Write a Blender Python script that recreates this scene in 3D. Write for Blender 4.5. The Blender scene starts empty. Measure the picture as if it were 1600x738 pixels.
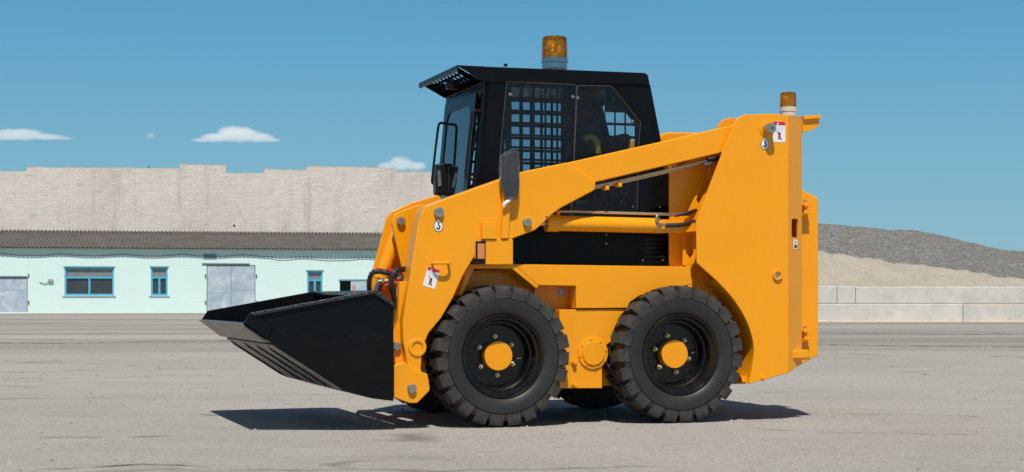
import bpy, bmesh, math, random
from mathutils import Vector, Matrix
from mathutils.geometry import tessellate_polygon
R = math.radians
random.seed(7)
sc = bpy.context.scene
C = sc.collection

# ------------------------------------------------------------------ camera
F, HZ, HC = 2650.0, 468.0, 0.757        # focal length in photo pixels, horizon row, camera height
cd = bpy.data.cameras.new('camera'); cam = bpy.data.objects.new('camera', cd); C.objects.link(cam)
cam.location = (0, 0, HC); cam.rotation_euler = (R(90), 0, 0)
cd.sensor_width = 36; cd.lens = 36 * F / 1600; cd.shift_y = (HZ - 369) / 1600
cd.clip_start = .1; cd.clip_end = 20000
sc.camera = cam

# ------------------------------------------------------------------ sky, sun, exposure
EL = 60
w = bpy.data.worlds.new('World'); sc.world = w; w.use_nodes = True
nt = w.node_tree; nt.nodes.clear()
sky = nt.nodes.new('ShaderNodeTexSky'); sky.sky_type = 'NISHITA'; sky.sun_disc = False
sky.sun_elevation = R(EL); sky.sun_rotation = R(180); sky.altitude = 0
sky.air_density = 1.0; sky.dust_density = 0.6; sky.ozone_density = 1.6
bg = nt.nodes.new('ShaderNodeBackground'); bg.inputs[1].default_value = .055
wo = nt.nodes.new('ShaderNodeOutputWorld')
# clear summer air: the lower sky keeps a clean cyan blue instead of a yellow horizon
wt = nt.nodes.new('ShaderNodeTexCoord'); ws = nt.nodes.new('ShaderNodeSeparateXYZ'); nt.links.new(wt.outputs['Generated'], ws.inputs[0])
wr = nt.nodes.new('ShaderNodeValToRGB'); nt.links.new(ws.outputs[2], wr.inputs[0])
wr.color_ramp.elements[0].position = 0; wr.color_ramp.elements[0].color = (.315, .525, .625, 1)
wr.color_ramp.elements[1].position = .18; wr.color_ramp.elements[1].color = (.088, .352, .61, 1)
we = wr.color_ramp.elements.new(.065); we.color = (.212, .475, .62, 1)
wm = nt.nodes.new('ShaderNodeVectorMath'); wm.operation = 'SCALE'; wm.inputs['Scale'].default_value = 1 / .055; nt.links.new(wr.outputs[0], wm.inputs[0])
wf = nt.nodes.new('ShaderNodeMapRange'); wf.inputs[1].default_value = .15; wf.inputs[2].default_value = .5; wf.inputs[3].default_value = .9; wf.inputs[4].default_value = 0; nt.links.new(ws.outputs[2], wf.inputs[0])
wx = nt.nodes.new('ShaderNodeMix'); wx.data_type = 'RGBA'; nt.links.new(wf.outputs[0], wx.inputs[0]); nt.links.new(sky.outputs[0], wx.inputs[6]); nt.links.new(wm.outputs[0], wx.inputs[7])
nt.links.new(wx.outputs[2], bg.inputs[0]); nt.links.new(bg.outputs[0], wo.inputs[0])
sc.cycles.volume_bounces = 12
sl = bpy.data.lights.new('sun', 'SUN'); sl.energy = 4.6; sl.angle = R(.5); sl.color = (1, .95, .87)
so = bpy.data.objects.new('sun', sl); C.objects.link(so); so.rotation_euler = (R(90 - EL), 0, 0)
sc.view_settings.view_transform = 'Standard'; sc.view_settings.look = 'None'
sc.view_settings.exposure = 0.0; sc.view_settings.gamma = 1
sc.cycles.transparent_max_bounces = 24

# ------------------------------------------------------------------ materials
def mat(name, col, rough=.5, metal=0, spec=.5, coat=0, var=0, vscale=3, rvar=0, bump=0, bscale=40, dust=0, dustcol=(.3,.26,.21)):
    m = bpy.data.materials.new(name); m.use_nodes = True
    n, l = m.node_tree.nodes, m.node_tree.links
    b = n['Principled BSDF']
    b.inputs['Base Color'].default_value = (*col, 1); b.inputs['Roughness'].default_value = rough
    b.inputs['Metallic'].default_value = metal; b.inputs['Specular IOR Level'].default_value = spec
    b.inputs['Coat Weight'].default_value = coat; b.inputs['Coat Roughness'].default_value = .08
    tc = n.new('ShaderNodeTexCoord')
    if var or dust:
        nz = n.new('ShaderNodeTexNoise'); nz.inputs['Scale'].default_value = vscale; nz.inputs['Detail'].default_value = 8
        l.new(tc.outputs['Object'], nz.inputs['Vector'])
        mx = n.new('ShaderNodeMix'); mx.data_type = 'RGBA'
        mx.inputs[6].default_value = (*[c * (1 - var) for c in col], 1)
        mx.inputs[7].default_value = (*[min(1, c * (1 + var)) for c in col], 1)
        l.new(nz.outputs[0], mx.inputs[0]); out = mx.outputs[2]
        if dust:
            n2 = n.new('ShaderNodeTexNoise'); n2.inputs['Scale'].default_value = vscale * 2.3; n2.inputs['Detail'].default_value = 10
            n2.inputs['Roughness'].default_value = .7
            l.new(tc.outputs['Object'], n2.inputs['Vector'])
            rp = n.new('ShaderNodeMapRange'); rp.inputs[1].default_value = .45; rp.inputs[2].default_value = .8; rp.inputs[4].default_value = dust
            l.new(n2.outputs[0], rp.inputs[0])
            m2 = n.new('ShaderNodeMix'); m2.data_type = 'RGBA'
            l.new(rp.outputs[0], m2.inputs[0]); l.new(out, m2.inputs[6]); m2.inputs[7].default_value = (*dustcol, 1)
            out = m2.outputs[2]
        l.new(out, b.inputs['Base Color'])
    if rvar:
        nz = n.new('ShaderNodeTexNoise'); nz.inputs['Scale'].default_value = vscale * 4; nz.inputs['Detail'].default_value = 6
        l.new(tc.outputs['Object'], nz.inputs['Vector'])
        mr = n.new('ShaderNodeMapRange'); mr.inputs[3].default_value = max(0, rough - rvar); mr.inputs[4].default_value = rough + rvar
        l.new(nz.outputs[0], mr.inputs[0]); l.new(mr.outputs[0], b.inputs['Roughness'])
    if bump:
        nz = n.new('ShaderNodeTexNoise'); nz.inputs['Scale'].default_value = bscale; nz.inputs['Detail'].default_value = 6
        l.new(tc.outputs['Object'], nz.inputs['Vector'])
        bp = n.new('ShaderNodeBump'); bp.inputs['Strength'].default_value = bump; bp.inputs['Distance'].default_value = .01
        l.new(nz.outputs[0], bp.inputs['Height']); l.new(bp.outputs[0], b.inputs['Normal'])
    return m

def glass_mat(name, tint, refl=.5, rough=.02, milky=0):
    m = bpy.data.materials.new(name); m.use_nodes = True
    n, l = m.node_tree.nodes, m.node_tree.links; n.clear()
    o = n.new('ShaderNodeOutputMaterial')
    t = n.new('ShaderNodeBsdfTransparent'); t.inputs[0].default_value = (*tint, 1)
    g = n.new('ShaderNodeBsdfGlossy'); g.inputs['Roughness'].default_value = rough
    f = n.new('ShaderNodeFresnel'); f.inputs[0].default_value = 1.5
    mu = n.new('ShaderNodeMath'); mu.operation = 'MULTIPLY'; mu.inputs[1].default_value = refl
    l.new(f.outputs[0], mu.inputs[0])
    mx = n.new('ShaderNodeMixShader'); l.new(mu.outputs[0], mx.inputs[0]); l.new(t.outputs[0], mx.inputs[1]); l.new(g.outputs[0], mx.inputs[2])
    out = mx.outputs[0]
    if milky:
        d = n.new('ShaderNodeBsdfDiffuse'); d.inputs[0].default_value = (.5, .55, .6, 1)
        m2 = n.new('ShaderNodeMixShader'); m2.inputs[0].default_value = milky
        l.new(out, m2.inputs[1]); l.new(d.outputs[0], m2.inputs[2]); out = m2.outputs[0]
    l.new(out, o.inputs[0])
    return m

YELLOW = mat('yellow_paint', (.88, .335, .004), .28, spec=.3, coat=.12, var=.05, vscale=2, rvar=.07, dust=.14, dustcol=(.66, .36, .09), bump=.03, bscale=2.2)
BLACK = mat('black_paint', (.0045, .005, .006), .28, spec=.14, var=.2, vscale=3, rvar=.1, dust=.02, dustcol=(.1, .09, .08))
BUCKET = mat('bucket_paint', (.004, .0045, .0055), .24, spec=.16, var=.3, vscale=4, rvar=.16, bump=.07, bscale=9, dust=.05, dustcol=(.06, .057, .055))
def scratches(m, col, amount):
    n, l = m.node_tree.nodes, m.node_tree.links; b = n['Principled BSDF']; src = b.inputs['Base Color'].links[0].from_socket
    tc = n.new('ShaderNodeTexCoord'); fac = None
    for ang, sc_ in ((.5, 5), (-.35, 7)):
        mp = n.new('ShaderNodeMapping'); mp.inputs['Rotation'].default_value = (0, ang, 0); mp.inputs['Scale'].default_value = (2.5, 1, 22); l.new(tc.outputs['Object'], mp.inputs[0])
        z = n.new('ShaderNodeTexNoise'); z.inputs['Scale'].default_value = sc_; z.inputs['Detail'].default_value = 3; l.new(mp.outputs[0], z.inputs[0])
        r = n.new('ShaderNodeMapRange'); r.inputs[1].default_value = .68; r.inputs[2].default_value = .76; r.inputs[4].default_value = amount; l.new(z.outputs[0], r.inputs[0])
        if fac is None: fac = r.outputs[0]
        else:
            q = n.new('ShaderNodeMath'); q.operation = 'MAXIMUM'; l.new(fac, q.inputs[0]); l.new(r.outputs[0], q.inputs[1]); fac = q.outputs[0]
    x = n.new('ShaderNodeMix'); x.data_type = 'RGBA'; l.new(fac, x.inputs[0]); l.new(src, x.inputs[6]); x.inputs[7].default_value = (*col, 1); l.new(x.outputs[2], b.inputs['Base Color'])
scratches(BUCKET, (.08, .077, .074), .18)
RAIL = mat('gritty_rail', (.012, .012, .013), .3, spec=.7, var=.4, vscale=30, rvar=.15, bump=1.0, bscale=55, dust=.25, dustcol=(.12, .11, .1))
WORN = mat('worn_steel', (.30, .27, .235), .55, metal=.3, var=.55, vscale=9, rvar=.15, bump=.4, bscale=20, dust=.7, dustcol=(.09, .083, .075))
RUBBER = mat('tyre_rubber', (.038, .0355, .033), .7, spec=.3, var=.35, vscale=9, rvar=.1, bump=.25, bscale=50, dust=.5, dustcol=(.12, .108, .093))
SIDEWALL = mat('sidewall_rubber', (.02, .0195, .019), .5, spec=.4, var=.2, vscale=5, rvar=.08, dust=.22, dustcol=(.075, .07, .064))
RIM = mat('rim_black', (.005, .005, .0055), .2, spec=.4, var=.2, rvar=.08, dust=.04)
STEEL = mat('zinc_steel', (.42, .40, .36), .38, metal=.85, var=.15, vscale=20, rvar=.1)
BRASS = mat('yellow_zinc', (.62, .49, .30), .32, metal=.85, var=.2, vscale=30)
CHROME = mat('chrome', (.38, .38, .38), .2, metal=1)
HOSE = mat('hose_rubber', (.018, .018, .02), .45, spec=.5)
PLASTIC = mat('black_plastic', (.008, .008, .009), .4, spec=.35, rvar=.1)
REDPL = mat('red_plastic', (.45, .02, .015), .35)
WHITE = mat('white_sticker', (.78, .78, .78), .4)
REDST = mat('red_sticker', (.55, .02, .02), .4)
INK = mat('dark_ink', (.03, .03, .04), .5)
GREYINK = mat('grey_ink', (.45, .45, .46), .5)
SEATM = mat('seat_vinyl', (.03, .03, .032), .55)
CABIN = mat('cab_interior', (.012, .012, .013), .8)
GLASS = glass_mat('cab_glass', (.74, .80, .84), .6, milky=.006)
_n, _l = GLASS.node_tree.nodes, GLASS.node_tree.links
_c = _n.new('ShaderNodeTexCoord'); _p = _n.new('ShaderNodeMapping'); _p.inputs['Scale'].default_value = (9, 9, 3); _l.new(_c.outputs['Object'], _p.inputs[0])
_z = _n.new('ShaderNodeTexNoise'); _z.inputs['Scale'].default_value = 3; _z.inputs['Detail'].default_value = 4; _z.inputs['Distortion'].default_value = 1; _l.new(_p.outputs[0], _z.inputs[0])
_b = _n.new('ShaderNodeBump'); _b.inputs['Distance'].default_value = .05; _b.inputs['Strength'].default_value = .6; _l.new(_z.outputs[0], _b.inputs['Height'])
for _q in list(_n):
    if _q.type == 'BSDF_GLOSSY': _l.new(_b.outputs[0], _q.inputs['Normal'])
GLASSF = glass_mat('door_glass', (.62, .78, .88), 1.5, milky=.01)
PANE = mat('window_pane', (.045, .05, .055), .08, spec=.6, var=.4, vscale=2)
PANEB = mat('dusty_pane', (.22, .22, .22), .3, spec=.5, var=.35, vscale=4)
HOLE = mat('dark_opening', (.012, .011, .01), .9)
BLUEF = mat('blue_frame', (.07, .42, .62), .5, var=.15, vscale=5)
TEAL = mat('dark_teal', (.13, .29, .29), .7, var=.15, vscale=2)
AMBER = bpy.data.materials.new('amber_lens'); AMBER.use_nodes = True
_n, _l = AMBER.node_tree.nodes, AMBER.node_tree.links; _n.clear()
_o = _n.new('ShaderNodeOutputMaterial'); _t = _n.new('ShaderNodeBsdfTransparent'); _t.inputs[0].default_value = (1, .70, .12, 1)
_d = _n.new('ShaderNodeBsdfTranslucent'); _d.inputs[0].default_value = (1, .52, .03, 1)
_m = _n.new('ShaderNodeMixShader'); _m.inputs[0].default_value = .55
_l.new(_t.outputs[0], _m.inputs[1]); _l.new(_d.outputs[0], _m.inputs[2])
_g = _n.new('ShaderNodeBsdfGlossy'); _g.inputs['Roughness'].default_value = .05
_f = _n.new('ShaderNodeFresnel'); _f.inputs[0].default_value = 1.45
_x = _n.new('ShaderNodeMixShader'); _l.new(_f.outputs[0], _x.inputs[0]); _l.new(_m.outputs[0], _x.inputs[1]); _l.new(_g.outputs[0], _x.inputs[2]); _l.new(_x.outputs[0], _o.inputs[0])

# ------------------------------------------------------------------ helpers
def rounded(poly, rads, seg=5):
    """round chosen corners of a 2-D polygon"""
    out = []
    n = len(poly)
    for i, p in enumerate(poly):
        r = rads.get(i, 0) if isinstance(rads, dict) else rads
        if not r: out.append(tuple(p)); continue
        p = Vector(p); a = Vector(poly[i - 1]); b = Vector(poly[(i + 1) % n])
        u = (a - p); v = (b - p); lu, lv = u.length, v.length; u.normalize(); v.normalize()
        ang = u.angle(v); d = min(r / math.tan(ang / 2), lu * .49, lv * .49)
        s, e = p + u * d, p + v * d
        for k in range(seg + 1):
            t = k / seg
            q = s * (1 - t) ** 2 + p * 2 * t * (1 - t) + e * t * t
            out.append((q.x, q.y))
    return out

class MB:
    def __init__(s): s.b = bmesh.new()
    def prism(s, poly, y0, y1, holes=(), axis='y'):
        """poly in (x,z), extruded in y from y0 to y1, with optional holes"""
        loops = [list(poly)] + [list(h) for h in holes]
        flat = [p for lp in loops for p in lp]
        mk = (lambda p, y: (p[0], y, p[1])) if axis == 'y' else ((lambda p, y: (y, p[0], p[1])) if axis == 'x' else (lambda p, y: (p[0], p[1], y)))
        A = [s.b.verts.new(mk(p, y0)) for p in flat]; B = [s.b.verts.new(mk(p, y1)) for p in flat]
        fs = []
        if len(loops) == 1:
            fs.append(s.b.faces.new(A)); fs.append(s.b.faces.new(B[::-1]))
        else:
            for t in tessellate_polygon([[Vector((p[0], p[1], 0)) for p in lp] for lp in loops]):
                for V in (A, B):
                    try: fs.append(s.b.faces.new([V[i] for i in t]))
                    except ValueError: pass
        k = 0
        for lp in loops:
            m = len(lp)
            for i in range(m):
                j = (i + 1) % m
                fs.append(s.b.faces.new([A[k + i], B[k + i], B[k + j], A[k + j]]))
            k += m
        bmesh.ops.recalc_face_normals(s.b, faces=fs)
        return s
    def box(s, x0, x1, y0, y1, z0, z1):
        return s.prism([(x0, z0), (x1, z0), (x1, z1), (x0, z1)], y0, y1)
    def cyl(s, p0, p1, r, seg=20, r2=None):
        p0, p1 = Vector(p0), Vector(p1); d = p1 - p0
        q = d.to_track_quat('Z', 'Y').to_matrix().to_4x4()
        bmesh.ops.create_cone(s.b, cap_ends=True, segments=seg, radius1=r, radius2=r if r2 is None else r2, depth=d.length,
                              matrix=Matrix.Translation((p0 + p1) / 2) @ q)
        return s
    def tube(s, pts, r, seg=8, smooth=3):
        P = [Vector(p) for p in pts]
        for _ in range(smooth):
            Q = [P[0]]
            for i in range(len(P) - 1):
                Q += [P[i] * .75 + P[i + 1] * .25, P[i] * .25 + P[i + 1] * .75]
            P = Q + [P[-1]]
        rings = []; up = Vector((.3, .9, .31)).normalized()
        for i, p in enumerate(P):
            t = (P[min(i + 1, len(P) - 1)] - P[max(i - 1, 0)]).normalized()
            u = (up - t * up.dot(t)).normalized(); v = t.cross(u); up = u
            rings.append([s.b.verts.new(p + (u * math.cos(a) + v * math.sin(a)) * r) for a in [2 * math.pi * k / seg for k in range(seg)]])
        for a, b in zip(rings, rings[1:]):
            for k in range(seg): s.b.faces.new([a[k], a[(k + 1) % seg], b[(k + 1) % seg], b[k]])
        s.b.faces.new(rings[0][::-1]); s.b.faces.new(rings[-1])
        return s
    def lathe(s, prof, seg=64, axis='y', o=(0, 0, 0), cap=None):
        """profile of (radius, height) turned about an axis"""
        o = Vector(o); rings = []; new = []
        for r, h in prof:
            ring = []
            for k in range(seg):
                a = 2 * math.pi * k / seg
                p = (r * math.cos(a), h, r * math.sin(a)) if axis == 'y' else (r * math.cos(a), r * math.sin(a), h)
                ring.append(s.b.verts.new(o + Vector(p)))
            rings.append(ring)
        for a, b in zip(rings, rings[1:]):
            for k in range(seg): new.append(s.b.faces.new([a[k], a[(k + 1) % seg], b[(k + 1) % seg], b[k]]))
        for ring, pr in ((rings[0], prof[0]), (rings[-1], prof[-1])):
            if (pr[0] < .02) if cap is None else cap: new.append(s.b.faces.new(ring))
        bmesh.ops.recalc_face_normals(s.b, faces=new)
        return s
    def hexa(s, A, B):
        """solid from two rings of points"""
        a = [s.b.verts.new(p) for p in A]; b = [s.b.verts.new(p) for p in B]; n = len(a)
        fs = [s.b.faces.new(a), s.b.faces.new(b[::-1])] + [s.b.faces.new([a[i], b[i], b[(i + 1) % n], a[(i + 1) % n]]) for i in range(n)]
        bmesh.ops.recalc_face_normals(s.b, faces=fs); return s
    def lattice(s, xs, zs, solid, y0, y1, axis='y'):
        """sheet of cells between the lines xs and zs, pierced where solid(i,j) is False"""
        mk = (lambda x, z, y: (x, y, z)) if axis == 'y' else (lambda x, z, y: (x, z, y))
        vv = {}
        def v(i, j, k):
            if (i, j, k) not in vv: vv[i, j, k] = s.b.verts.new(mk(xs[i], zs[j], (y0, y1)[k]))
            return vv[i, j, k]
        nx, nz = len(xs) - 1, len(zs) - 1; fs = []
        ok = lambda i, j: 0 <= i < nx and 0 <= j < nz and solid(i, j)
        for i in range(nx):
            for j in range(nz):
                if not ok(i, j): continue
                for k in (0, 1): fs.append(s.b.faces.new([v(i, j, k), v(i + 1, j, k), v(i + 1, j + 1, k), v(i, j + 1, k)]))
                for a, b_, n_ in (((i, j), (i + 1, j), (i, j - 1)), ((i, j + 1), (i + 1, j + 1), (i, j + 1)), ((i, j), (i, j + 1), (i - 1, j)), ((i + 1, j), (i + 1, j + 1), (i + 1, j))):
                    if not ok(*n_): fs.append(s.b.faces.new([v(*a, 0), v(*b_, 0), v(*b_, 1), v(*a, 1)]))
        bmesh.ops.recalc_face_normals(s.b, faces=fs)
        return s
    def guard(s, x0, x1, z0, z1, nx, nz, bw, y0, y1, border=.02, axis='y', bh=None):
        bh = bh or bw
        def lines(a, b, n, w):
            L = [a - border]
            for k in range(n):
                L += [a + (b - a) * k / n + w / 2, a + (b - a) * (k + 1) / n - w / 2]
            return L + [b + border]
        return s.lattice(lines(x0, x1, nx, bw), lines(z0, z1, nz, bh), lambda i, j: not (i % 2 and j % 2), y0, y1, axis)
    def build(s, name, m, parent=None, bevel=0, seg=2, ang=30):
        me = bpy.data.meshes.new(name); s.b.to_mesh(me); s.b.free()
        me.materials.append(m)
        for p in me.polygons: p.use_smooth = True
        me.set_sharp_from_angle(angle=R(ang))
        o = bpy.data.objects.new(name, me); C.objects.link(o)
        if parent: o.parent = parent
        if bevel:
            bv = o.modifiers.new('bevel', 'BEVEL'); bv.width = bevel; bv.segments = seg; bv.limit_method = 'ANGLE'; bv.angle_limit = R(35)
            bv.harden_normals = True
        return o

def tag(o, label=None, cat=None, group=None, kind=None):
    if label: o['label'] = label
    if cat: o['category'] = cat
    if group: o['group'] = group
    if kind: o['kind'] = kind
    return o

def empty(name, loc, rz=0):
    o = bpy.data.objects.new(name, None); C.objects.link(o); o.location = loc; o.rotation_euler = (0, 0, rz); return o

def frame(ox, oy, ang):
    """where a sight line through a photo pixel meets the plane y=c of a frame standing at (ox,oy), turned by ang"""
    c, s = math.cos(ang), math.sin(ang)
    def U(px, py, ly):
        dx, dz = (px - 800) / F, (HZ - py) / F
        t = (ly + (-s * ox + c * oy)) / (-s * dx + c)
        X, Y = dx * t - ox, t - oy
        return (c * X + s * Y, HC + dz * t)
    return U

# ================================================================== GROUND
def ground_material():
    m = bpy.data.materials.new('weathered_asphalt'); m.use_nodes = True
    n, l = m.node_tree.nodes, m.node_tree.links; b = n['Principled BSDF']
    b.inputs['Roughness'].default_value = .9; b.inputs['Specular IOR Level'].default_value = .2
    tc = n.new('ShaderNodeTexCoord')
    def noise(sc_, det=8, rough=.6, vec=None, stretch=None):
        z = n.new('ShaderNodeTexNoise'); z.inputs['Scale'].default_value = sc_; z.inputs['Detail'].default_value = det; z.inputs['Roughness'].default_value = rough
        if stretch:
            mp = n.new('ShaderNodeMapping'); mp.inputs['Scale'].default_value = stretch
            l.new(tc.outputs['Object'], mp.inputs[0]); l.new(mp.outputs[0], z.inputs[0])
        else: l.new(tc.outputs['Object'], z.inputs[0])
        return z.outputs[0]
    def rng(x, a, b_, lo=0, hi=1):
        r = n.new('ShaderNodeMapRange'); r.inputs[1].default_value = a; r.inputs[2].default_value = b_; r.inputs[3].default_value = lo; r.inputs[4].default_value = hi
        l.new(x, r.inputs[0]); return r.outputs[0]
    def mix(f, a, c):
        x = n.new('ShaderNodeMix'); x.data_type = 'RGBA'; l.new(f, x.inputs[0])
        for i, v in ((6, a), (7, c)):
            if isinstance(v, tuple): x.inputs[i].default_value = (*v, 1)
            else: l.new(v, x.inputs[i])
        return x.outputs[2]
    col = mix(rng(noise(.35, 6), .35, .65), (.395, .371, .335), (.46, .434, .394))
    col = mix(rng(noise(1.1, 10, .7, stretch=(.6, 1, 1)), .48, .66, 0, .7), col, (.485, .455, .408))           # pale dust
    col = mix(rng(noise(.55, 10, .74, stretch=(.35, 1.1, 1)), .55, .66, 0, .5), col, (.32, .302, .275))       # dark swept bands
    sy = n.new('ShaderNodeSeparateXYZ'); l.new(tc.outputs['Object'], sy.inputs[0])
    fa = n.new('ShaderNodeMath'); fa.operation = 'MULTIPLY'; l.new(rng(sy.outputs[1], 17, 30), fa.inputs[0]); l.new(rng(noise(.25, 8, .7, stretch=(.15, 1, 1)), .38, .56, 0, .8), fa.inputs[1])
    col = mix(fa.outputs[0], col, (.21, .19, .168))                                                       # older, browner asphalt at the back of the yard
    col = mix(rng(noise(5, 10, .8, stretch=(.6, 1, 1)), .53, .63, 0, .5), col, (.27, .256, .235))
    col = mix(rng(noise(11, 8, .8, stretch=(.7, 1, 1)), .60, .67, 0, .35), col, (.22, .208, .19))             # worn spots
    col = mix(rng(noise(24, 4, .8), .50, .62, 0, .55), col, (.25, .237, .219))                                # aggregate
    col = mix(rng(noise(60, 3, .75), .50, .60, 0, .6), col, (.22, .208, .192))
    col = mix(rng(noise(48, 3, .7), .60, .66, 0, .85), col, (.62, .575, .51))
    # long cracks
    wv = n.new('ShaderNodeTexVoronoi'); wv.feature = 'DISTANCE_TO_EDGE'; wv.inputs['Scale'].default_value = .22
    mp = n.new('ShaderNodeMapping'); mp.inputs['Scale'].default_value = (.3, 1, 1)
    zz = n.new('ShaderNodeTexNoise'); zz.inputs['Scale'].default_value = 1.2; zz.inputs['Detail'].default_value = 8
    l.new(tc.outputs['Object'], zz.inputs[0])
    ad = n.new('ShaderNodeMix'); ad.data_type = 'RGBA'; ad.blend_type = 'ADD'; ad.inputs[0].default_value = .9
    l.new(tc.outputs['Object'], ad.inputs[6]); l.new(zz.outputs[1], ad.inputs[7]); l.new(ad.outputs[2], mp.inputs[0]); l.new(mp.outputs[0], wv.inputs[0])
    ck = rng(wv.outputs[0], .002, .012, .5, 0)
    mk = n.new('ShaderNodeMath'); mk.operation = 'MULTIPLY'; l.new(ck, mk.inputs[0]); l.new(rng(noise(.5, 3), .45, .6), mk.inputs[1])
    col = mix(mk.outputs[0], col, (.045, .042, .04))
    l.new(col, b.inputs['Base Color'])
    bp = n.new('ShaderNodeBump'); bp.inputs['Strength'].default_value = .7; bp.inputs['Distance'].default_value = .02
    l.new(noise(40, 9, .8), bp.inputs['Height']); l.new(bp.outputs[0], b.inputs['Normal'])
    return m
g = MB(); g.prism([(-900, -40), (900, -40), (900, 2500), (-900, 2500)], -.5, 0, axis='z')
tag(g.build('ground', ground_material()), kind='structure')
APRON = mat('dusty_concrete', (.36, .325, .28), .9, var=.15, vscale=.8, dust=.4, dustcol=(.22, .2, .18))

# ================================================================== LOADER
TH = R(18); WT = 1.68
OX, OY = -.045, 10.0
U = frame(OX, OY, TH)
P = lambda pts, ly: [U(x, y, ly) for x, y in pts]
def V3(px, py, ly): x, z = U(px, py, ly); return (x, ly, z)
loader = tag(empty('skid_steer_loader', (OX, OY, 0), TH), 'yellow skid steer loader with black cab, black bucket and amber beacons on the grey yard', 'loader')
def mir(y0, y1): return (WT - y1, WT - y0)
SIDES = (lambda a, b: (a, b), mir)

# ---- wheels -------------------------------------------------------
RT = .424
def tyre_mesh():
    m = MB(); w = .30
    prof = [(.245, .035), (.25, .026), (.262, .016), (.29, .008), (.318, .003), (.338, .004), (.343, .010), (.348, .010), (.351, .005), (.374, .008), (.386, .022), (.393, .05), (.398, .1), (.400, .15),
            (.398, .2), (.393, .25), (.386, .278), (.374, .292), (.338, .296), (.29, .292), (.262, .282), (.245, .265)]
    m.lathe(prof, 96)
    return m
def lugs_mesh():
    m = MB(); N = 23
    for side in (0, 1):
        for k in range(N):
            a0 = 2 * math.pi * (k + .5 * side) / N
            st = []
            # (lateral from centre, base radius, top radius, angle shift, half angle)
            jt = random.uniform(-.014, .014); jr = random.uniform(-.005, .0015); jw = random.uniform(.9, 1.06)
            for v, rb, rt, da, ha in ((-.015, .38, .416, -.115, .056), (.03, .38, RT, -.06, .072), (.062, .378, RT, -.045, .082), (.07, .378, RT, .0, .092), (.118, .366, .421, .008, .108),
                                      (.139, .352, .415, .010, .116), (.1470, .345, .398, .012, .118), (.1462, .345, .374, .014, .116)):
                da += jt; rt += jr if rt > .39 else 0; ha *= jw
                y = .15 + v * (1 if side else -1)
                ring = []
                for r, s_ in ((rb, -1), (rt, -.82), (rt, .82), (rb, 1)):
                    a = -(a0 + da + s_ * ha)
                    ring.append((r * math.cos(a), y, r * math.sin(a)))
                st.append(ring)
            vs = [[m.b.verts.new(p) for p in r_] for r_ in st]
            fs = [m.b.faces.new(vs[0]), m.b.faces.new(vs[-1][::-1])]
            for A, B in zip(vs, vs[1:]):
                for i in range(4): fs.append(m.b.faces.new([A[i], B[i], B[(i + 1) % 4], A[(i + 1) % 4]]))
            bmesh.ops.recalc_face_normals(m.b, faces=fs)
    return m
def make_wheel():
    rim = MB()
    rim.lathe([(.14, .182), (.176, .182), (.183, .178), (.187, .16), (.19, .13), (.196, .115), (.205, .11), (.21, .1), (.212, .06), (.217, .05),
               (.229, .046), (.234, .034), (.238, .022), (.246, .018), (.25, .022), (.25, .05), (.24, .06), (.22, .2), (.25, .26), (.14, .27)], 80)
    rim.lathe([(.001, .18), (.178, .18), (.178, .2), (.001, .2)], 64)
    wheel = rim.build('wheel', RIM, loader)
    tyre_mesh().build('tyre', SIDEWALL, wheel, ang=35)
    lugs_mesh().build('tyre_tread', RUBBER, wheel, bevel=.005, seg=2, ang=40)
    c = MB(); c.lathe([(.001, .112), (.0855, .112), (.0868, .1135), (.087, .18)], 48)
    pass; c.build('hub_cap', YELLOW, wheel)
    for k in range(6):
        a = 2 * math.pi * (k + .5) / 6 + .1
        x, z = .116 * math.cos(a), .116 * math.sin(a)
        nn = MB(); nn.cyl((x, .181, z), (x, .158, z), .0165, 6); nn.cyl((x, .158, z), (x, .135, z), .0095, 10)
        nn.build('lug_nut', BRASS, wheel, bevel=.002)
    v = MB(); v.tube([(.17, .17, -.01), (.15, .14, -.012), (.12, .135, -.014)], .005); v.build('valve_stem', STEEL, wheel)
    return wheel
wh = make_wheel()
def place_wheel(o, x, flip, rot):
    o.location = (x, WT if flip else 0, RT - .004); o.rotation_euler = (0, rot, math.pi if flip else 0)
xf = U(788, 556, 0)[0]; xr = U(1066, 556, 0)[0]
place_wheel(wh, xf, False, R(2))
for x, fl, rot in ((xr, False, R(-9)), (xf, True, 1), (xr, True, .4)):
    c = wh.copy(); C.objects.link(c); c.parent = loader
    for ch in wh.children:
        d = ch.copy(); C.objects.link(d); d.parent = c
    place_wheel(c, x, fl, rot)

# ---- chassis ------------------------------------------------------
YB = .15
ch = MB()
# inner tub between the wheels and side casing between the wheel wells
ch.prism(P([(700, 425), (1235, 425), (1235, 560), (1165, 600), (1060, 603), (720, 603), (690, 560)], .34), .34, WT - .34)
chas = ch.build('chassis', YELLOW, loader, bevel=.006)
for s_ in SIDES:
    m = MB(); m.prism(P([(874, 484), (985, 483), (985, 510), (941, 545), (941, 607), (874, 607)], YB + .012), *s_(YB + .012, .345))
    m.build('side_casing', YELLOW, chas, bevel=.004)
    m = MB(); m.prism(P([(803, 413), (1079, 417), (1081, 444), (1062, 449), (1000, 462), (985, 472), (980, 481.5), (900, 482), (900, 447), (841, 446)], YB), *s_(YB, .40))
    m.build('side_beam', YELLOW, chas, bevel=.004)
    m = MB(); m.prism(P([(835, 440), (905, 440), (905, 490), (835, 490)], .30), *s_(.30, .345)); m.build('recess_panel', YELLOW, chas, bevel=.003)
# front cross body under the cab
m = MB(); m.prism(P([(690, 430), (840, 416), (840, 460), (740, 600), (690, 600), (655, 560)], .36), .36, WT - .36); m.build('front_body', YELLOW, chas, bevel=.006)
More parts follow.
